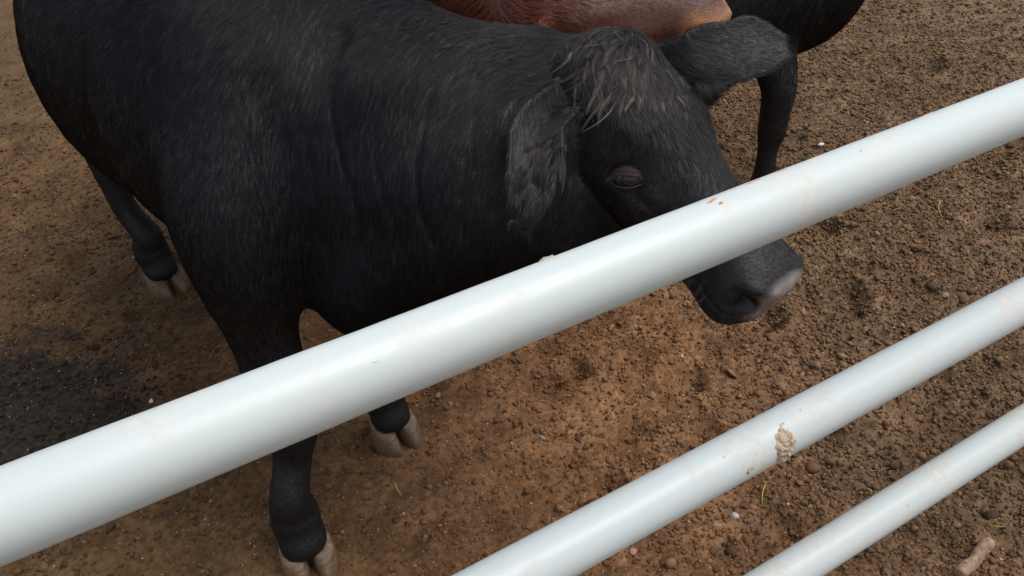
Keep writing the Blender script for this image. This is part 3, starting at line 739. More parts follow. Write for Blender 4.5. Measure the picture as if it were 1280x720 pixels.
def eye_parts(root, base, H, sg, lash=True):
    c = hp(EYE_F, sg * (EYE_L - .004), EYE_U, H)
    n = nrm(H['L'] * sg * .86 + H['U'] * .40 + H['F'] * .22); a = H['F'] * .72 + H['U'] * .70; a = nrm(a - np.dot(a, n) * n); b = np.cross(n, a) * (1 if np.dot(np.cross(n, a), H['U']) > 0 else -1)
    R_ = .0185 * H['s']; c = c - n * R_ * .93
    def sph(phi, el, r): return c + r * (1.38 * math.cos(el) * math.sin(phi) * a + math.sin(el) * b + math.cos(el) * math.cos(phi) * n)
    rings = [np.array([sph(p_, e_, R_) for p_ in np.linspace(0, 2 * math.pi, 28, endpoint=False)]) for e_ in np.linspace(-1.5, 1.5, 16)]
    v, f = rings_mesh(rings); link("eyeball", mesh_from("eyeball", np.array(v) - base, f), M_EYE, root)
    def lid(name, e0, e1, mat, r0, r1):
        vs = []; fs = []; nu, nv = 26, 9
        for i in range(nu):
            ph = -1.25 + 2.5 * i / (nu - 1); edge = e0 * math.cos(ph * 1.15) - .05
            for j in range(nv):
                t_ = j / (nv - 1); el = edge + (e1 - edge) * t_; rr = r0 + (r1 - r0) * t_ + (.0009 * math.sin(t_ * 16 + ph) if 0 < j < nv - 1 else 0)
                vs.append(sph(ph, el, rr))
            vs.append(sph(ph, edge, R_ * .97))
        st = nv + 1
        for i in range(nu - 1):
            for j in range(nv - 1): q = i * st + j; fs.append((q, q + 1, q + st + 1, q + st))
            q = i * st; fs.append((q + nv, q, q + st, q + st + nv))
        return link(name, mesh_from(name, np.array(vs) - base, fs), mat, root)
    lid("upper_eyelid", .24, 1.05, M_LID, R_ * 1.10, R_ * 1.14)
    lid("lower_eyelid", -.60, -1.35, M_LID, R_ * 1.09, R_ * 1.16)
    # wet rim of the lower lid
    P = np.array([[*sph(ph, -.60 * math.cos(ph * 1.15) - .06, R_ * 1.09), .0009, .0009] for ph in np.linspace(-1.15, 1.15, 16)])
    v, f = loft(P, n, 24, 8); link("eyelid_rim", mesh_from("eyelid_rim", np.array(v) - base, f), M_RIM, root)
    if lash:
        r = np.random.default_rng(3); m_ = 80; pts = np.empty((m_, 5, 3))
        for i in range(m_):
            ph = r.uniform(-1.1, 1.1); p0 = sph(ph, .24 * math.cos(ph * 1.15) - .05 + r.uniform(0, .10), R_ * 1.12); L_ = r.uniform(.011, .017)
            d = nrm(n * .75 - b * .75 + a * (.35 * math.sin(ph) + r.uniform(-.15, .15))); d2 = nrm(n * .9 - b * .2 + a * .3 * math.sin(ph))
            for k in range(5): t_ = k / 4; pts[i, k] = p0 + L_ * t_ * (d * (1 - t_ * .4) + d2 * t_ * .4)
        hc = bpy.data.hair_curves.new("eyelashes"); hc.add_curves([5] * m_); hc.position_data.foreach_set("vector", (pts - base).astype(np.float32).ravel())
        ra = hc.attributes.new("radius", 'FLOAT', 'POINT'); ra.data.foreach_set("value", np.tile([.00022, .0002, .00017, .00012, .00005], m_).astype(np.float32))
        ca = hc.attributes.new("tint", 'FLOAT_COLOR', 'CURVE'); ca.data.foreach_set("color", np.tile([.012, .011, .012, 1], m_).astype(np.float32))
        link("eyelashes", hc, M_FUR, root)["kind"] = "stuff"

def camdir(*a): return CAMROT @ nrm(V(*a))
VOX = 0.0042
root, me, co = main_calf()
add_hooves(root, BASE, FEET['main'], 1.06); add_dewclaws(root, BASE, FEET['main'])
no = vnormals(me)
for sg in (-1, 1): eye_parts(root, BASE, HM, sg, True)
def g(p, d, l): return [*p, *nrm(V(*d)), l]
hF, hL, hU = HM['F'], HM['L'], HM['U']
G = [g((.0, 1.85, .8), (0, .45, -.9), .013), g((-.03, 1.85, .6), (0, .35, -.9), .013), g((.22, 1.9, 1.0), (-.1, 1, -.1), .015), g((.03, 1.5, .95), (-.2, .6, -.7), .018),
     g((.1, 1.1, .75), (-.1, .2, -1), .013), g((.1, 1.1, .55), (0, .2, -1), .012), g((.0, 1.3, .7), (-.1, .4, -.9), .013), g((.3, 1.0, .62), (0, -.1, -1), .020), g((.3, 1.0, .5), (.1, -.3, -1), .026),
     g((.22, 1.6, 1.0), (-.5, .7, -.2), .022), g((.22, 2.4, .9), (0, .5, -.9), .014), g((.45, 1.8, .7), (0, .4, -.9), .013), g((.22, 1.8, .46), (0, 1, 0), .014),
     g(at(345, 60, 1.3), camdir(-.25, -.95, 0), .018), g(at(420, 40, 1.25), camdir(-.35, -.9, 0), .026), g(at(500, 20, 1.22), camdir(-.55, -.8, .1), .034),
     g(at(560, 30, 1.2), camdir(-.75, -.55, .1), .038), g(at(620, 50, 1.2), camdir(-.8, -.5, .1), .034), g(at(680, 60, 1.2), camdir(-.8, -.4, .1), .026),
     g(at(450, 150, 1.2), camdir(-.12, -1, 0), .019), g(at(540, 150, 1.15), camdir(-.25, -1, 0), .021), g(at(620, 130, 1.13), camdir(-.5, -.8, 0), .022),
     g(at(450, 260, 1.2), camdir(.05, -1, 0), .018), g(at(550, 260, 1.18), camdir(-.1, -1, 0), .022), g(at(620, 300, 1.18), camdir(.1, -1, 0), .022), g(at(500, 360, 1.25), camdir(-.2, -1, 0), .026),
     g(hp(-.01, 0, .0), camdir(-.5, .5, .3), .034), g(hp(.01, -.03, 0), camdir(-.75, -.45, .2), .046), g(hp(.03, -.01, 0), camdir(-.5, -.85, .2), .046), g(hp(.03, .04, 0), camdir(.3, -.9, .2), .036),
     g(hp(.02, -.07, -.02), camdir(-.75, -.6, .1), .040), g(hp(.07, -.03, 0), camdir(-.15, -1, .1), .038), g(hp(.07, .03, 0), camdir(.35, -.9, .1), .030), g(hp(.06, .08, -.01), camdir(.5, -.8, .1), .020),
     g(hp(.10, -.03, 0), camdir(.1, -1, .1), .026), g(hp(.13, .02, 0), camdir(.3, -.9, .1), .020), g(hp(.10, -.08, -.01), camdir(.2, -1, .1), .012), g(hp(.14, -.07, -.01), camdir(.6, -.5, .1), .008),
     g(hp(.18, .0, -.01), hF + .2 * hL, .018), g(hp(.24, 0, -.02), hF - .3 * hL, .011), g(hp(.32, 0, -.03), -hF * .3 - hL, .007), g(hp(.38, 0, -.04), -hF - .5 * hL, .005),
     g(hp(.15, -.09, -.10), -hF * .4 - hU, .008), g(hp(.10, -.09, -.15), -hF - hU * .6, .011), g(hp(.2, -.07, -.1), -hF * .5 - hU * .7, .008), g(hp(.3, -.06, -.1), -hF - hU * .4, .006), g(hp(.35, -.04, -.15), -hF - hU * .2, .007),
     g(hp(.05, -.1, -.06), -hU * .8 - hF * .6, .016), g(hp(.1, 0, -.2), -hF, .02),
     g(at(680, 160, 1.10), camdir(-.35, -1, 0), .010), g(at(650, 165, 1.10), camdir(-.2, -1, 0), .009), g(at(685, 190, 1.08), camdir(-.1, -1, .1), .016), g(at(655, 205, 1.07), camdir(-.45, -1, .1), .018), g(at(664, 245, 1.06), camdir(-.35, -1, .1), .018), g(at(650, 280, 1.06), camdir(-.2, -1, .1), .015), g(at(640, 215, 1.09), camdir(-.1, -1, 0), .012), g(at(705, 205, 1.09), camdir(.15, -1, .1), .024),
     g(at(868, 76, 1.2), camdir(1, .2, 0), .016), g(at(910, 60, 1.22), camdir(1, .1, 0), .014), g(at(950, 60, 1.22), camdir(1, 0, 0), .012), g(at(930, 105, 1.22), camdir(.6, -.8, 0), .016), g(at(985, 60, 1.24), camdir(.8, -.3, 0), .012), g(at(930, 20, 1.23), camdir(.8, .4, 0), .010)]
for (x, y, a), z0 in zip(FEET['main'], (1, 1, 1, 1)):
    G += [g((x, y - .03, .05), (0, -.1, -1), .007), g((x, y + .02, .15), (0, 0, -1), .007), g((x, y + .03, .3), (0, 0, -1), .008), g((x + .02, y + .05, .42), (0, 0, -1), .011)]
def main_len(P, L):
    q = head_local(HM, P)
    eye = np.maximum(gb(q, (EYE_F + .002, -EYE_L, EYE_U - .003), (.021, .04, .009)), gb(q, (EYE_F + .002, EYE_L, EYE_U - .003), (.021, .04, .009)))
    rh = gb(q, (.425, 0, -.082), (.036, .068, .040))
    L = np.where(eye > .38, 0, L); L = np.where(rh > .30, 0, L); L = np.where(P[:, 2] < .046, 0, L)
    return L
def main_dens(c, n):
    q = np.linalg.norm(c - hp(.08, 0, -.08), axis=1); d = np.full(len(c), 210000.0)
    d = np.where(q < .20, 280000.0, d); d = np.where((c[:, 1] > 2.15) & (c[:, 2] > .5), 80000.0, d); d = np.where((c[:, 0] > .3) & (c[:, 1] > 1.5), 50000.0, d)
    return d
dusts = [(*hp(.02, -.01, 0), .085, .50), (*hp(.10, -.01, 0), .09, .58), (*hp(.22, -.085, -.085), .028, .8), (*hp(.15, -.09, -.035), .03, .4), (*at(670, 225, 1.06), .065, .95), (*at(630, 55, 1.2), .09, .35), (*at(930, 65, 1.23), .09, .75), (*hp(.2, .02, -.02), .08, .34), (*hp(.2, -.06, -.05), .05, .30), (*hp(.40, 0, -.08), .05, .3)]
add_hair("coat", root, BASE, me, co, no, G, main_dens, black_tint(dusts, (at(668, 168, 1.12), (.11, .066, .038), .055)), main_len, 1, root)

def add_locks(name, parent, base, me, co, no, guides, spots, seed, per=34, wav=.0045, tone=1.0):
    """distinct wavy locks: spots = (centre, radius, how many, length)"""
    r = np.random.default_rng(seed); P0 = []; L0 = []
    for c, rad, cnt, ln in spots:
        d = np.linalg.norm(co - c, axis=1); ids = np.where((d < rad) & ((no @ nrm(CAMPOS - c)) > -.3))[0]
        if len(ids) == 0: continue
        ids = r.choice(ids, cnt, p=(lambda w_: w_ / w_.sum())(1.2 - d[ids] / rad)); P0.append(np.stack([co[ids], no[ids]], 1)); L0.append(np.full(cnt, ln))
    P0 = np.vstack(P0); L0 = np.concatenate(L0); L0 = L0 * r.uniform(.65, 1.2, len(L0))
    P, Nn = P0[:, 0], P0[:, 1]; n = len(P); D, _ = guides_interp(guides, P)
    D = nrm(D) + .35 * np.stack([vnoise(P, 28, 7), vnoise(P, 28, 8), vnoise(P, 28, 9)], 1) + .16 * r.standard_normal((n, 3)); D = nrm(D - (D * Nn).sum(1)[:, None] * Nn); S = np.cross(D, Nn)
    npt = 9; ts = np.linspace(0, 1, npt); curve = r.normal(0, .45, n) * np.clip(L0 / .036, .2, 1) * min(1, wav / .005); ph = r.uniform(0, 6.28, n); am = wav * r.uniform(.3, 1.2, n) * np.clip(L0 / .036, .1, 1) ** 2; fr = r.uniform(4, 8.5, n); lift = r.uniform(.08, .34, n)
    base_b = r.random(n)
    pts = np.empty((n, per, npt, 3)); ox = r.normal(0, 1, (n, per)); oy = r.normal(0, 1, (n, per)); lv = r.uniform(.7, 1.05, (n, per))
    for k, t in enumerate(ts):
        tt = lv * t; wid = .0017 * (1 - .80 * t) + .00024
        L_ = L0[:, None]
        ax = P[:, None] + D[:, None] * (L_ * tt)[..., None] + Nn[:, None] * (L_ * lift[:, None] * (tt - .85 * tt ** 2))[..., None]
        ax = ax + S[:, None] * (am[:, None] * np.sin(tt * fr[:, None] + ph[:, None]) * t + curve[:, None] * L_ * tt ** 2 - am[:, None] * np.sin(ph[:, None]) * 0)[..., None]
        ax = ax + V(0, 0, -1) * (.22 * L_ * tt ** 2)[..., None]
        pts[:, :, k] = ax + S[:, None] * (ox * wid)[..., None] + Nn[:, None] * (np.abs(oy) * wid * .7)[..., None]
    N_ = n * per; hc = bpy.data.hair_curves.new(name); hc.add_curves([npt] * N_)
    hc.position_data.foreach_set("vector", (pts.reshape(-1, 3) - base).astype(np.float32).ravel())
    rad = .00019 * r.uniform(.7, 1.3, (N_, 1)) * (1 - .8 * ts ** 2)[None]
    hc.attributes.new("radius", 'FLOAT', 'POINT').data.foreach_set("value", rad.astype(np.float32).ravel())
    dark = V(.009, .0085, .009); light = V(.20, .172, .150) * tone
    m_ = (base_b ** 2.2)[:, None] * 1.0 + .25 * r.random((n, per)) ** 2; m_ = (np.clip(m_, 0, 1) * np.clip(L0 / .034, .25, 1)[:, None] ** 1.5).reshape(-1, 1); col = dark * (1 - m_) + light * m_
    hc.attributes.new("tint", 'FLOAT_COLOR', 'CURVE').data.foreach_set("color", np.concatenate([col, np.ones((N_, 1))], 1).astype(np.float32).ravel())
    o = link(name, hc, M_FUR, parent); o["kind"] = "stuff"; print("locks", name, N_)
spots = [(hp(.01, -.01, .0), .07, 260, .044), (hp(.05, -.03, 0), .06, 230, .040), (hp(.05, .04, 0), .055, 90, .030), (hp(.09, -.01, 0), .05, 120, .028), (hp(.03, -.08, -.01), .045, 70, .034), (hp(.14, .03, 0), .05, 60, .018), (hp(.12, -.04, 0), .045, 50, .018)]
add_locks("forelock", root, BASE, me, co, no, G, spots, 21, 34, .0070, .95)
espots = [(at(702, 200, 1.055), .024, 44, .034), (at(680, 190, 1.05), .024, 30, .030), (at(652, 225, 1.05), .02, 16, .022), (at(654, 268, 1.05), .02, 16, .016)]
add_locks("ear_fringe", root, BASE, me, co, no, G, espots, 22, 24, .0012, .50)
nspots = [(at(520, 12, 1.22), .09, 90, .036), (at(600, 42, 1.2), .08, 110, .036), (at(590, 80, 1.2), .07, 60, .032), (at(670, 52, 1.2), .05, 40, .026)]
add_locks("mane", root, BASE, me, co, no, G, nspots, 23, 22, .003, .38)

wh = []
for i in range(46):
    f_, l_, u_ = rng.uniform(.30, .40), -rng.uniform(.040, .062), rng.uniform(-.15, -.09); p0 = hp(f_, l_, u_); d = nrm(-hL * .8 - hU * rng.uniform(.3, .9) + hF * rng.uniform(-.3, .5)); L_ = rng.uniform(.02, .045)
    wh.append([p0 + d * L_ * t - V(0, 0, 1) * L_ * .35 * t * t for t in np.linspace(0, 1, 6)])
hc = bpy.data.hair_curves.new("whiskers"); hc.add_curves([6] * len(wh)); hc.position_data.foreach_set("vector", (np.array(wh).reshape(-1, 3) - BASE).astype(np.float32).ravel())
hc.attributes.new("radius", 'FLOAT', 'POINT').data.foreach_set("value", np.tile([.00014, .00013, .00012, .0001, .00008, .00003], len(wh)).astype(np.float32))
hc.attributes.new("tint", 'FLOAT_COLOR', 'CURVE').data.foreach_set("color", np.tile([.14, .12, .11, 1], len(wh)).astype(np.float32))
link("whiskers", hc, M_FUR, root)["kind"] = "stuff"

# ------------------------------------------------------------------ the two calves behind
def standing_calf(name, kind, base, ang, feet, H, length, label, tint, neckrows, hairlen=.014, width=1.0, dens=60000, chest=0.0, legk=1.0):
    base = V(*base); F = V(math.cos(ang), math.sin(ang), 0); Lf = V(-math.sin(ang), math.cos(ang), 0)
    def W(x, y, z): return base + F * x + Lf * y + V(0, 0, z)
    def rw(x, y, z, a, b): return row(W(x, y, z), a, b)
    root = empty(name, base, label=label, category="calf")
    h = length / 2
    cw = 1 + chest * 1.6; trunk = [rw(h + chest, 0, .69 - chest * .2, .09 * cw, .13 * cw), rw(h - .07 + chest * .85, 0, .71 - chest * .18, .155 * width * cw, .21 * (1 + chest)), rw(h - .22 + chest * .4, 0, .74 - chest * .1, .19 * width * (1 + chest), .26 * (1 + chest * .6)), rw(h * .25, 0, .735, .225 * width, .27), rw(-h * .3, 0, .73, .24 * width, .275),
             rw(-h * .72, 0, .78, .20 * width, .23), rw(-h + .03, 0, .82, .15 * width, .17), rw(-h, 0, .83, .10, .11)]
    hb = frame_pt(H, -.02, 0, -.11)
    neck = [rw(*r_) for r_ in neckrows] + [row(hb, .08, .115), row(frame_pt(H, .05, 0, -.11), .075, .09)]
    parts = [loft(trunk, Lf, 40, 30), loft(neck, Lf if kind == "back" else (.8, .6, 0), 26, 24), head_loft(H, 24, 30)]
    for i, (x, y, a) in enumerate(feet):
        side = 1 if np.dot(V(x, y, 0) - base, Lf) > 0 else -1
        lx = float(np.dot(V(x, y, 0) - base, F)); ly = float(np.dot(V(x, y, 0) - base, Lf))
        if i < 2: up = [rw(lx - .03, ly, .235, .031, .032), rw(lx - .025, ly, .30, .045, .046), rw(lx - .025, ly, .345, .045, .046), rw(lx - .025, ly, .42, .050, .056), rw(lx - .03, side * .14, .53, .060, .080), rw(lx - .05, side * .12, .66, .07, .11), rw(lx - .06, side * .10, .80, .05, .09)]
        else: up = [rw(lx - .06, ly, .235, .031, .035), rw(lx - .10, ly, .36, .034, .045), rw(lx - .12, ly, .43, .040, .056), rw(lx - .08, side * .13, .52, .050, .075), rw(lx - .02, side * .12, .62, .07, .12), rw(lx - .02, side * .10, .76, .07, .14)]
        parts.append(loft([q_[:3] + [q_[3] * legk, q_[4] * legk] for q_ in leg_lower(x, y, a, up)], Lf, 44, 20))
    for sg in (-1, 1):
        b0 = frame_pt(H, .02, sg * .07, -.06); o = H['L'] * sg
        P = [b0, b0 + o * .05 + H['U'] * .005, b0 + o * .10 - H['U'] * .005 - H['F'] * .01, b0 + o * .15 - H['U'] * .02 - H['F'] * .015]
        parts.append(ear_mesh(P, [.025, .045, .05, .014], H['F'] * .8 + H['U'] * .3, .7, .018, 16, 7))
    parts.append(loft([rw(-h - .0, 0, .90, .025, .025), rw(-h - .07, 0, .80, .018, .018), rw(-h - .07, 0, .6, .015, .015), rw(-h - .06, 0, .38, .02, .02)], Lf, 20, 10))
    me, co = fuse(parts, .0085, 6)
    hl = head_local(H, co); k = smoothstep(.0, -.1, hl[:, 0]) * smoothstep(.45, .6, co[:, 2]) * (np.abs(hl[:, 1]) < .4)
    co = relax(me, co, k * .8, 30); no = nrm_of(me, co); co = sculpt_head(H, co, no)
    finish_body(root, base, me, co, H, kind, M_SKIN)
    add_hooves(root, base, feet); add_dewclaws(root, base, feet)
    for sg in (-1, 1): eye_parts(root, base, H, sg, False)
    no = vnormals(me)
    G = [g(W(0, .2, .8), -F * .4 - V(0, 0, .9), hairlen), g(W(0, -.2, .8), -F * .4 - V(0, 0, .9), hairlen), g(W(0, 0, 1.0), -F, hairlen), g(W(h, 0, .6), (0, 0, -1), hairlen * 1.6), g(W(h - .2, 0, .48), -V(0, 0, 1) - F * .3, hairlen * 1.8), g(W(0, 0, .45), -F, hairlen),
         g(frame_pt(H, -.1, 0, 0), -H['F'] - H['U'] * .3, hairlen * 1.5), g(frame_pt(H, .0, 0, 0), H['F'], hairlen * 1.8), g(frame_pt(H, .2, 0, 0), H['F'], .01), g(frame_pt(H, .35, 0, -.05), -H['F'], .007), g(frame_pt(H, .2, -.08, -.1), -H['F'] - H['U'] * .4, .01), g(frame_pt(H, .2, .08, -.1), -H['F'] - H['U'] * .4, .01), g(frame_pt(H, .38, 0, -.14), H['F'], .010)]
    for (x, y, a) in feet: G += [g((x, y, .1), (0, 0, -1), .007), g((x, y, .3), (0, 0, -1), .009)]
    def ln(P, L):
        q = head_local(H, P); e = np.maximum(gb(q, (EYE_F, -EYE_L, EYE_U), (.026, .04, .017)), gb(q, (EYE_F, EYE_L, EYE_U), (.026, .04, .017)))
        rh = gb(q, (.425, 0, -.075), (.034, .058, .036)); return np.where((e > .38) | (rh > .3) | (P[:, 2] < .046), 0, L)
    add_hair("coat", root, base, me, co, no, G, lambda c, n: np.full(len(c), float(dens)), tint, ln, 4, root, radius=.00035, npt=4, clump=.009)
    return root
def head_frame(F, up, O, s=1.0):
    F = nrm(V(*F)); U = V(*up) - np.dot(V(*up), F) * F; U = nrm(U); return dict(O=O, s=s, F=F, U=U, L=np.cross(U, F))
HB = head_frame((.85, .25, -.45), (.4, 0, 1), V(2.08, 1.68, 1.22))
standing_calf("black_calf", "back", (1.335, 1.625, 0), 0.0, FEET['back'], HB, .86, "black calf standing behind on the right, only its foreleg and chest in view", black_tint([]),
              [(.34, 0, .80, .12, .24), (.46, .0, .86, .11, .22), (.58, .02, .98, .10, .17)], chest=.20, legk=.86)
HR = head_frame((.95, -.27, -.10), (.05, -.35, 1), at(905, 0, 1.60) - nrm(V(.95, -.27, -.10)) * .40 + V(0, 0, .045))
standing_calf("red_calf", "red", (.68, 2.40, 0), -math.pi / 2, FEET['red'], HR, 1.06, "reddish brown calf with tan muzzle behind the neck of the front calf", red_tint,
              [(.42, 0, .78, .12, .20), (.56, .01, .82, .105, .18), (.78, .02, .83, .095, .15)], hairlen=.018, width=.85)

# ------------------------------------------------------------------ loose crumbs, stones, straw
_t = (1 + 5 ** .5) / 2
ICO = nrm(np.array([(-1, _t, 0), (1, _t, 0), (-1, -_t, 0), (1, -_t, 0), (0, -1, _t), (0, 1, _t), (0, -1, -_t), (0, 1, -_t), (_t, 0, -1), (_t, 0, 1), (-_t, 0, -1), (-_t, 0, 1)], float))
ICF = np.array([(0, 11, 5), (0, 5, 1), (0, 1, 7), (0, 7, 10), (0, 10, 11), (1, 5, 9), (5, 11, 4), (11, 10, 2), (10, 7, 6), (7, 1, 8), (3, 9, 4), (3, 4, 2), (3, 2, 6), (3, 6, 8), (3, 8, 9), (4, 9, 5), (2, 4, 11), (6, 2, 10), (8, 6, 7), (9, 8, 1)])
def in_view(x, y, pad=60):
    c = (np.stack([x, y, np.zeros_like(x)], 1) - CAMPOS) @ CAMROT
    px = 640 + FPX * c[:, 0] / -c[:, 2]; py = 360 - FPX * c[:, 1] / -c[:, 2]
    return (px > -pad) & (px < 1280 + pad) & (py > -pad) & (py < 720 + pad)
OCT = np.array([(1, 0, 0), (-1, 0, 0), (0, 1, 0), (0, -1, 0), (0, 0, 1), (0, 0, -1)], float)
OCF = np.array([(0, 2, 4), (2, 1, 4), (1, 3, 4), (3, 0, 4), (2, 0, 5), (1, 2, 5), (3, 1, 5), (0, 3, 5)])
def scatter(name, n, size, palette, probs, dark_near, seed, mat, bias=0.0, squash=(.5, .9), label=None, sink=.25, tiny=False):
    ICO, ICF = (OCT * 1.2, OCF) if tiny else (globals()['ICO'], globals()['ICF']); K = len(ICO)
    r = np.random.default_rng(seed); NN = int(n * (7 if tiny else 4)); x = r.uniform(-1.3, 4.2, NN); y = r.uniform(.05, 4.6, NN)
    keep = r.random(NN) < (1 - bias + bias * smoothstep(-.2, .9, x - .55 * y + .25 * vnoise(np.stack([x, y, 0 * x], 1), 4, seed)))
    keep &= r.random(NN) < smoothstep(4.8, 1.0, np.hypot(x - .9, y - 1)) ** .6
    keep &= in_view(x, y, 160)
    pw = .55 + .45 * vnoise(np.stack([x, y, 0 * x], 1), 9, seed + 3); keep &= r.random(NN) < pw + .25
    for hx, hy in HOOF_SPOTS: keep &= np.hypot(x - hx, y - hy) > .055
    x, y = x[keep][:n], y[keep][:n]; n = len(x)
    s = size[0] * np.exp(r.normal(0, size[1], n)); s = np.clip(s, .0006, size[2])
    ang = r.uniform(0, 2 * np.pi, n); sx = s * r.uniform(.75, 1.3, n); sy = s * r.uniform(.7, 1.1, n); sz = s * r.uniform(*squash, n)
    v = ICO[None] * (1 + (.18 if tiny else .26) * r.standard_normal((n, K, 1))) * np.stack([sx, sy, sz], 1)[:, None]
    c_, s_ = np.cos(ang)[:, None], np.sin(ang)[:, None]; tl = r.normal(0, .35, (n, 1))
    X = v[..., 0] * c_ - v[..., 1] * s_; Y = v[..., 0] * s_ + v[..., 1] * c_; Z = v[..., 2] + X * tl
    h = soil_height(x, y)
    P = np.stack([X + x[:, None], Y + y[:, None], Z + (h + sz * (1 - 2 * sink) * .8)[:, None]], 2).reshape(-1, 3)
    F = (ICF[None] + (np.arange(n) * K)[:, None, None]).reshape(-1, 3)
    me = mesh_from(name, P, F, False)
    pal = np.array(palette); ci = r.choice(len(pal), n, p=probs); col = pal[ci] * r.uniform(.7, 1.3, (n, 1))
    mk_ = smoothstep(.25, 1.05, x - .55 * y + .35 * vnoise(np.stack([x, y, 0 * x], 1), 2.1, 4))[:, None]
    if not name.startswith("gravel"):
        loc = V(1.16, 1.0, .88) * (1 - mk_) + V(1.0, 1.02, 1.0) * mk_; col = col * loc
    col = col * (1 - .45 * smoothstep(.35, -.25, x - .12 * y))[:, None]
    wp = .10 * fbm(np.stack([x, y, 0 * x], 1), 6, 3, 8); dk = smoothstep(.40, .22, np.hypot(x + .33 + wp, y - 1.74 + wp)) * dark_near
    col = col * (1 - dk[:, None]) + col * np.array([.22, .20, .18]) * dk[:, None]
    col = np.repeat(col, K, 0); a = me.attributes.new("tint", 'FLOAT_COLOR', 'POINT')
    a.data.foreach_set("color", np.concatenate([col, np.ones((len(col), 1))], 1).astype(np.float32).ravel())
    o = link(name, me, mat, kind="stuff"); o["label"] = label
    print(name, n)
def crumb_mat():
    m, t, p = new_mat("crumbs"); a = N(t, "ShaderNodeAttribute"); a.attribute_name = "tint"
    g_ = N(t, "ShaderNodeNewGeometry"); nz = noise(t, g_.outputs["Position"], 320, 3, .6); r = ramp(t, [(.3, (.6, .6, .6)), (.7, (1.3, 1.3, 1.3))], nz)
    c = mixc(t, 1.0, a.outputs["Color"], r.outputs[0], 'MULTIPLY'); t.links.new(c, p.inputs["Base Color"]); p.inputs["Roughness"].default_value = .9
    p.inputs["Specular IOR Level"].default_value = .2
    b = N(t, "ShaderNodeBump"); b.inputs["Strength"].default_value = .5; b.inputs["Distance"].default_value = .001; t.links.new(nz, b.inputs["Height"]); t.links.new(b.outputs[0], p.inputs["Normal"])
    return m
M_CR = crumb_mat()
SOILC = [(.175, .100, .053), (.145, .083, .044), (.205, .125, .070), (.105, .062, .034), (.165, .088, .042)]
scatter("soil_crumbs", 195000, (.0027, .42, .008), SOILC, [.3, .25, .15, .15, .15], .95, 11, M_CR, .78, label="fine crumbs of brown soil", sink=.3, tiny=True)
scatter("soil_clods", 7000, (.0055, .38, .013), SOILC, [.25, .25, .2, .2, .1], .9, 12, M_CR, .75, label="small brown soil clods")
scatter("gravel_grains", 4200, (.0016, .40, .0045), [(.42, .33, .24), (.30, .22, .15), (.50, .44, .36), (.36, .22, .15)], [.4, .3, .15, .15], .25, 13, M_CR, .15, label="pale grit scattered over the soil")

def rock(name, px, py, size, col, seed, label, cat, group=None, mat=None, squash=.6, lift=.35):
    r = np.random.default_rng(seed); p = atz(px, py, 0); x, y = p[0], p[1]; z = float(soil_height(np.array([x]), np.array([y]))[0])
    import bmesh
    bm = bmesh.new(); bmesh.ops.create_icosphere(bm, subdivisions=3, radius=1.0); co = np.array([v.co[:] for v in bm.verts]); F = [[v.index for v in f.verts] for f in bm.faces]; bm.free()
    d = 1 + .22 * fbm(co + seed, 1.3, 2, seed) + .10 * fbm(co + seed, 3.5, 2, seed + 1)
    for _ in range(7):
        n_ = nrm(r.standard_normal(3)); k = co @ n_; d = np.where(k > .62, np.minimum(d, .66 / np.maximum(k, .05)), d)
    co = co * d[:, None] * V(*size); a = r.uniform(0, 3.14); co = co @ np.array([[math.cos(a), math.sin(a), 0], [-math.sin(a), math.cos(a), 0], [0, 0, 1]])
    o = link(name, mesh_from(name, co, F), mat or plain_mat(name + "_stone", col, .85, .25)); o.location = (x, y, z + size[2] * lift); o["label"] = label; o["category"] = cat
    if group: o["group"] = group
    return o
rock("pebble", 918, 645, (.010, .0085, .007), (.40, .37, .33), 1, "pale grey pebble on the soil between the middle and lowest rail", "pebble", "loose pebbles on the soil")
rock("pebble", 678, 547, (.008, .0065, .005), (.33, .24, .18), 2, "brownish pink pebble on the open soil right of the front calf's far hoof", "pebble", "loose pebbles on the soil")
rock("pebble", 791, 685, (.010, .009, .006), (.38, .22, .14), 3, "orange brown pebble close under the lower edge of the middle rail", "pebble", "loose pebbles on the soil")
rock("pebble", 1025, 185, (.013, .007, .006), (.62, .58, .56), 4, "white angular stone chip just above the top rail on the right", "pebble", "loose pebbles on the soil")
rock("pebble", 189, 333, (.007, .006, .005), (.5, .42, .33), 5, "small cream pebble between the hind hoof and the left picture edge", "pebble", "loose pebbles on the soil", None) if False else None
rock("pebble", 190, 504, (.008, .006, .005), (.55, .48, .38), 6, "cream pebble right of the dark patch above the top rail", "pebble", "loose pebbles on the soil")
rock("pebble", 166, 508, (.006, .0045, .004), (.66, .58, .46), 7, "bright small pebble beside the dark patch by the top rail", "pebble", "loose pebbles on the soil") if False else None
rock("pebble", 1086, 393, (.010, .009, .007), (.30, .19, .13), 8, "reddish pebble left above the middle rail at right", "pebble", "loose pebbles on the soil") if False else None
rock("pebble", 1180, 375, (.010, .010, .007), (.34, .20, .14), 8, "reddish pebble just above the middle rail near the right edge", "pebble", "loose pebbles on the soil")
rock("pebble", 984, 702, (.009, .007, .006), (.33, .27, .22), 9, "dull tan pebble at the bottom edge above the lowest rail", "pebble", "loose pebbles on the soil") if False else None
rock("dirt_lump", 175, 328, (.016, .013, .011), (.30, .18, .12), 14, "pinkish brown dirt lump beside the hind hoof of the front calf", "dirt lump")
rock("dirt_lump", 815, 497, (.012, .010, .009), (.20, .125, .075), 15, "brown dirt lump between top and middle rail in mid picture", "dirt lump")
rock("dirt_lump", 985, 375, (.011, .009, .008), (.19, .125, .08), 16, "brown dirt lump on the soil just below the calf's nose", "dirt lump") if False else None

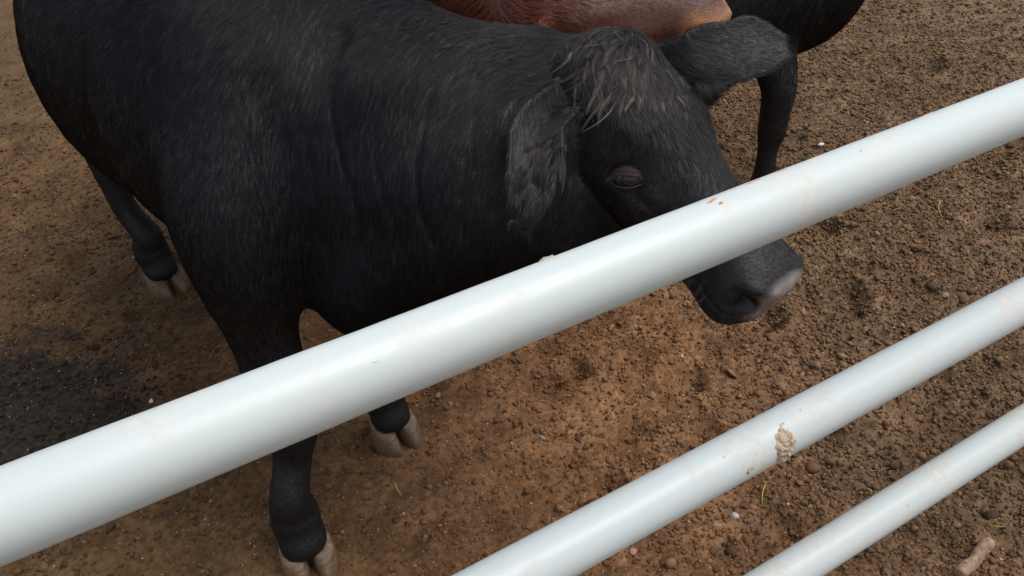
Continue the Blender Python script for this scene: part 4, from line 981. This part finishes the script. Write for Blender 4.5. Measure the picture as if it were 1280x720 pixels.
M_BARK = grainy("stick_bark", [(.3, (.12, .075, .045)), (.45, (.27, .175, .11)), (.6, (.38, .27, .18)), (.78, (.50, .40, .29))], 70, (1, 1, 1), .002)
def stick():
    a = atz(1197, 722, .012); b = atz(1236, 681, .014); r = np.random.default_rng(4); n = 22; k = 14; rs = []
    d = nrm(b - a); s_ = nrm(np.cross(d, V(0, 0, 1))); u = np.cross(s_, d); th = np.linspace(0, 2 * np.pi, k, endpoint=False)
    for i in range(n):
        t_ = i / (n - 1); c = a + (b - a) * t_ + s_ * .0015 * math.sin(t_ * 5); R_ = .0118 * (1 - .10 * t_) * (1 + .025 * math.sin(t_ * 9) + .02 * math.sin(t_ * 23 + 1)) * (0.82 if i in (0, n - 1) else 1)
        rr = R_ * (1 + .22 * vnoise(np.stack([np.cos(th) * 2, np.sin(th) * 2, 0 * th + t_ * 3], 1), 1.5, 4)); rs.append(c + np.outer(rr * np.cos(th), s_) + np.outer(rr * np.sin(th), u))
    v, f = rings_mesh(rs); z = float(soil_height(np.array([a[0]]), np.array([a[1]]))[0]); base = V(*((a + b) / 2)[:2], z)
    o = link("stick", mesh_from("stick", np.array(v) - V(base[0], base[1], 0), f), M_BARK); o.location = base
    o["label"] = "short thick brown stick lying in the bottom right corner"; o["category"] = "stick"
stick()
def blade(px, py, dx, dy, wd, col, label, bend=.2, lift=.004, name="straw_blade", segs=9):
    p0, p1 = atz(px - dx / 2, py - dy / 2, .005), atz(px + dx / 2, py + dy / 2, .005); d = p1 - p0; s_ = nrm(np.cross(d, V(0, 0, 1))); L_ = np.linalg.norm(d); rs = []
    zz = soil_height(np.array([p0[0], p1[0]]), np.array([p0[1], p1[1]]))
    for i in range(segs):
        t_ = i / (segs - 1); c = p0 + d * t_ + s_ * L_ * bend * math.sin(math.pi * t_); c[2] = zz[0] * (1 - t_) + zz[1] * t_ + .003 + lift * math.sin(math.pi * t_)
        w_ = wd * (1 - .75 * t_ ** 2); rs.append(np.array([c + s_ * w_, c + V(0, 0, w_ * .5), c - s_ * w_, c - V(0, 0, w_ * .3)]))
    v, f = rings_mesh(rs); b = (p0 + p1) / 2; b[2] = 0
    o = link(name, mesh_from(name, np.array(v) - b, f), plain_mat("blade", col, .6, .3)); o.location = b; o["label"] = label; o["category"] = "straw"; o["group"] = "straw and grass bits on the soil"
GRN, STR = (.34, .36, .07), (.42, .34, .16)
blade(957, 612, -6, 34, .0016, GRN, "yellow green grass blade below the middle rail left of the mud clump's shadow", .06)
blade(498, 612, 10, 18, .0014, (.38, .33, .06), "yellow straw between the two front hooves of the nearest calf", .05)
blade(1176, 264, 2, 22, .0016, GRN, "upright green blade on the soil between top and middle rail at right", .08)
blade(1100, 577, 62, -8, .0010, STR, "long bent grass stalk just above the lowest rail", .10)
blade(1117, 581, 14, 5, .0018, (.45, .42, .16), "short pale green stem piece lying on the grass stalk", .05)
blade(1247, 660, 14, 5, .0020, (.42, .42, .08), "yellow leaf fragment above the stick near the right edge", .15)
blade(780, 495, 9, 3, .0018, (.45, .42, .06), "tiny yellow leaf bit on the soil below the calf's jaw", .1) if False else None
blade(710, 496, 9, 3, .0018, (.45, .42, .06), "tiny yellow leaf bit on the open soil under the top rail", .1)
blade(1088, 610, 8, 8, .0026, (.45, .42, .06), "yellow leaf scrap touching the upper edge of the lowest rail", .1)
blade(1209, 208, 12, -2, .0014, (.5, .3, .18), "orange straw piece on the soil at upper right below the top rail", .05)
def straw_bits():
    r = np.random.default_rng(5); vs = []; fs = []; cols = []
    n = 420; x = r.uniform(-1, 3.6, n); y = r.uniform(.2, 3.8, n); h = soil_height(x, y)
    for i in range(n):
        L_ = r.uniform(.003, .011); a = r.uniform(0, 6.28); w_ = r.uniform(.0003, .0008); d = V(math.cos(a), math.sin(a), r.normal(0, .1)); s_ = V(-math.sin(a), math.cos(a), 0); c = V(x[i], y[i], h[i] + .0025); o = len(vs)
        for t_ in (-1, 0, 1):
            q = c + d * L_ * t_ + s_ * L_ * .12 * (t_ == 0); vs += [q + s_ * w_, q + V(0, 0, w_), q - s_ * w_]
        for k in (0, 3):
            for j in range(3): fs.append((o + k + j, o + k + (j + 1) % 3, o + k + 3 + (j + 1) % 3, o + k + 3 + j))
    o = link("straw_bits", mesh_from("straw_bits", vs, fs), plain_mat("chaff", (.40, .31, .15), .7, .2), kind="stuff"); o["label"] = "tiny straw and chaff bits over the soil"
straw_bits()
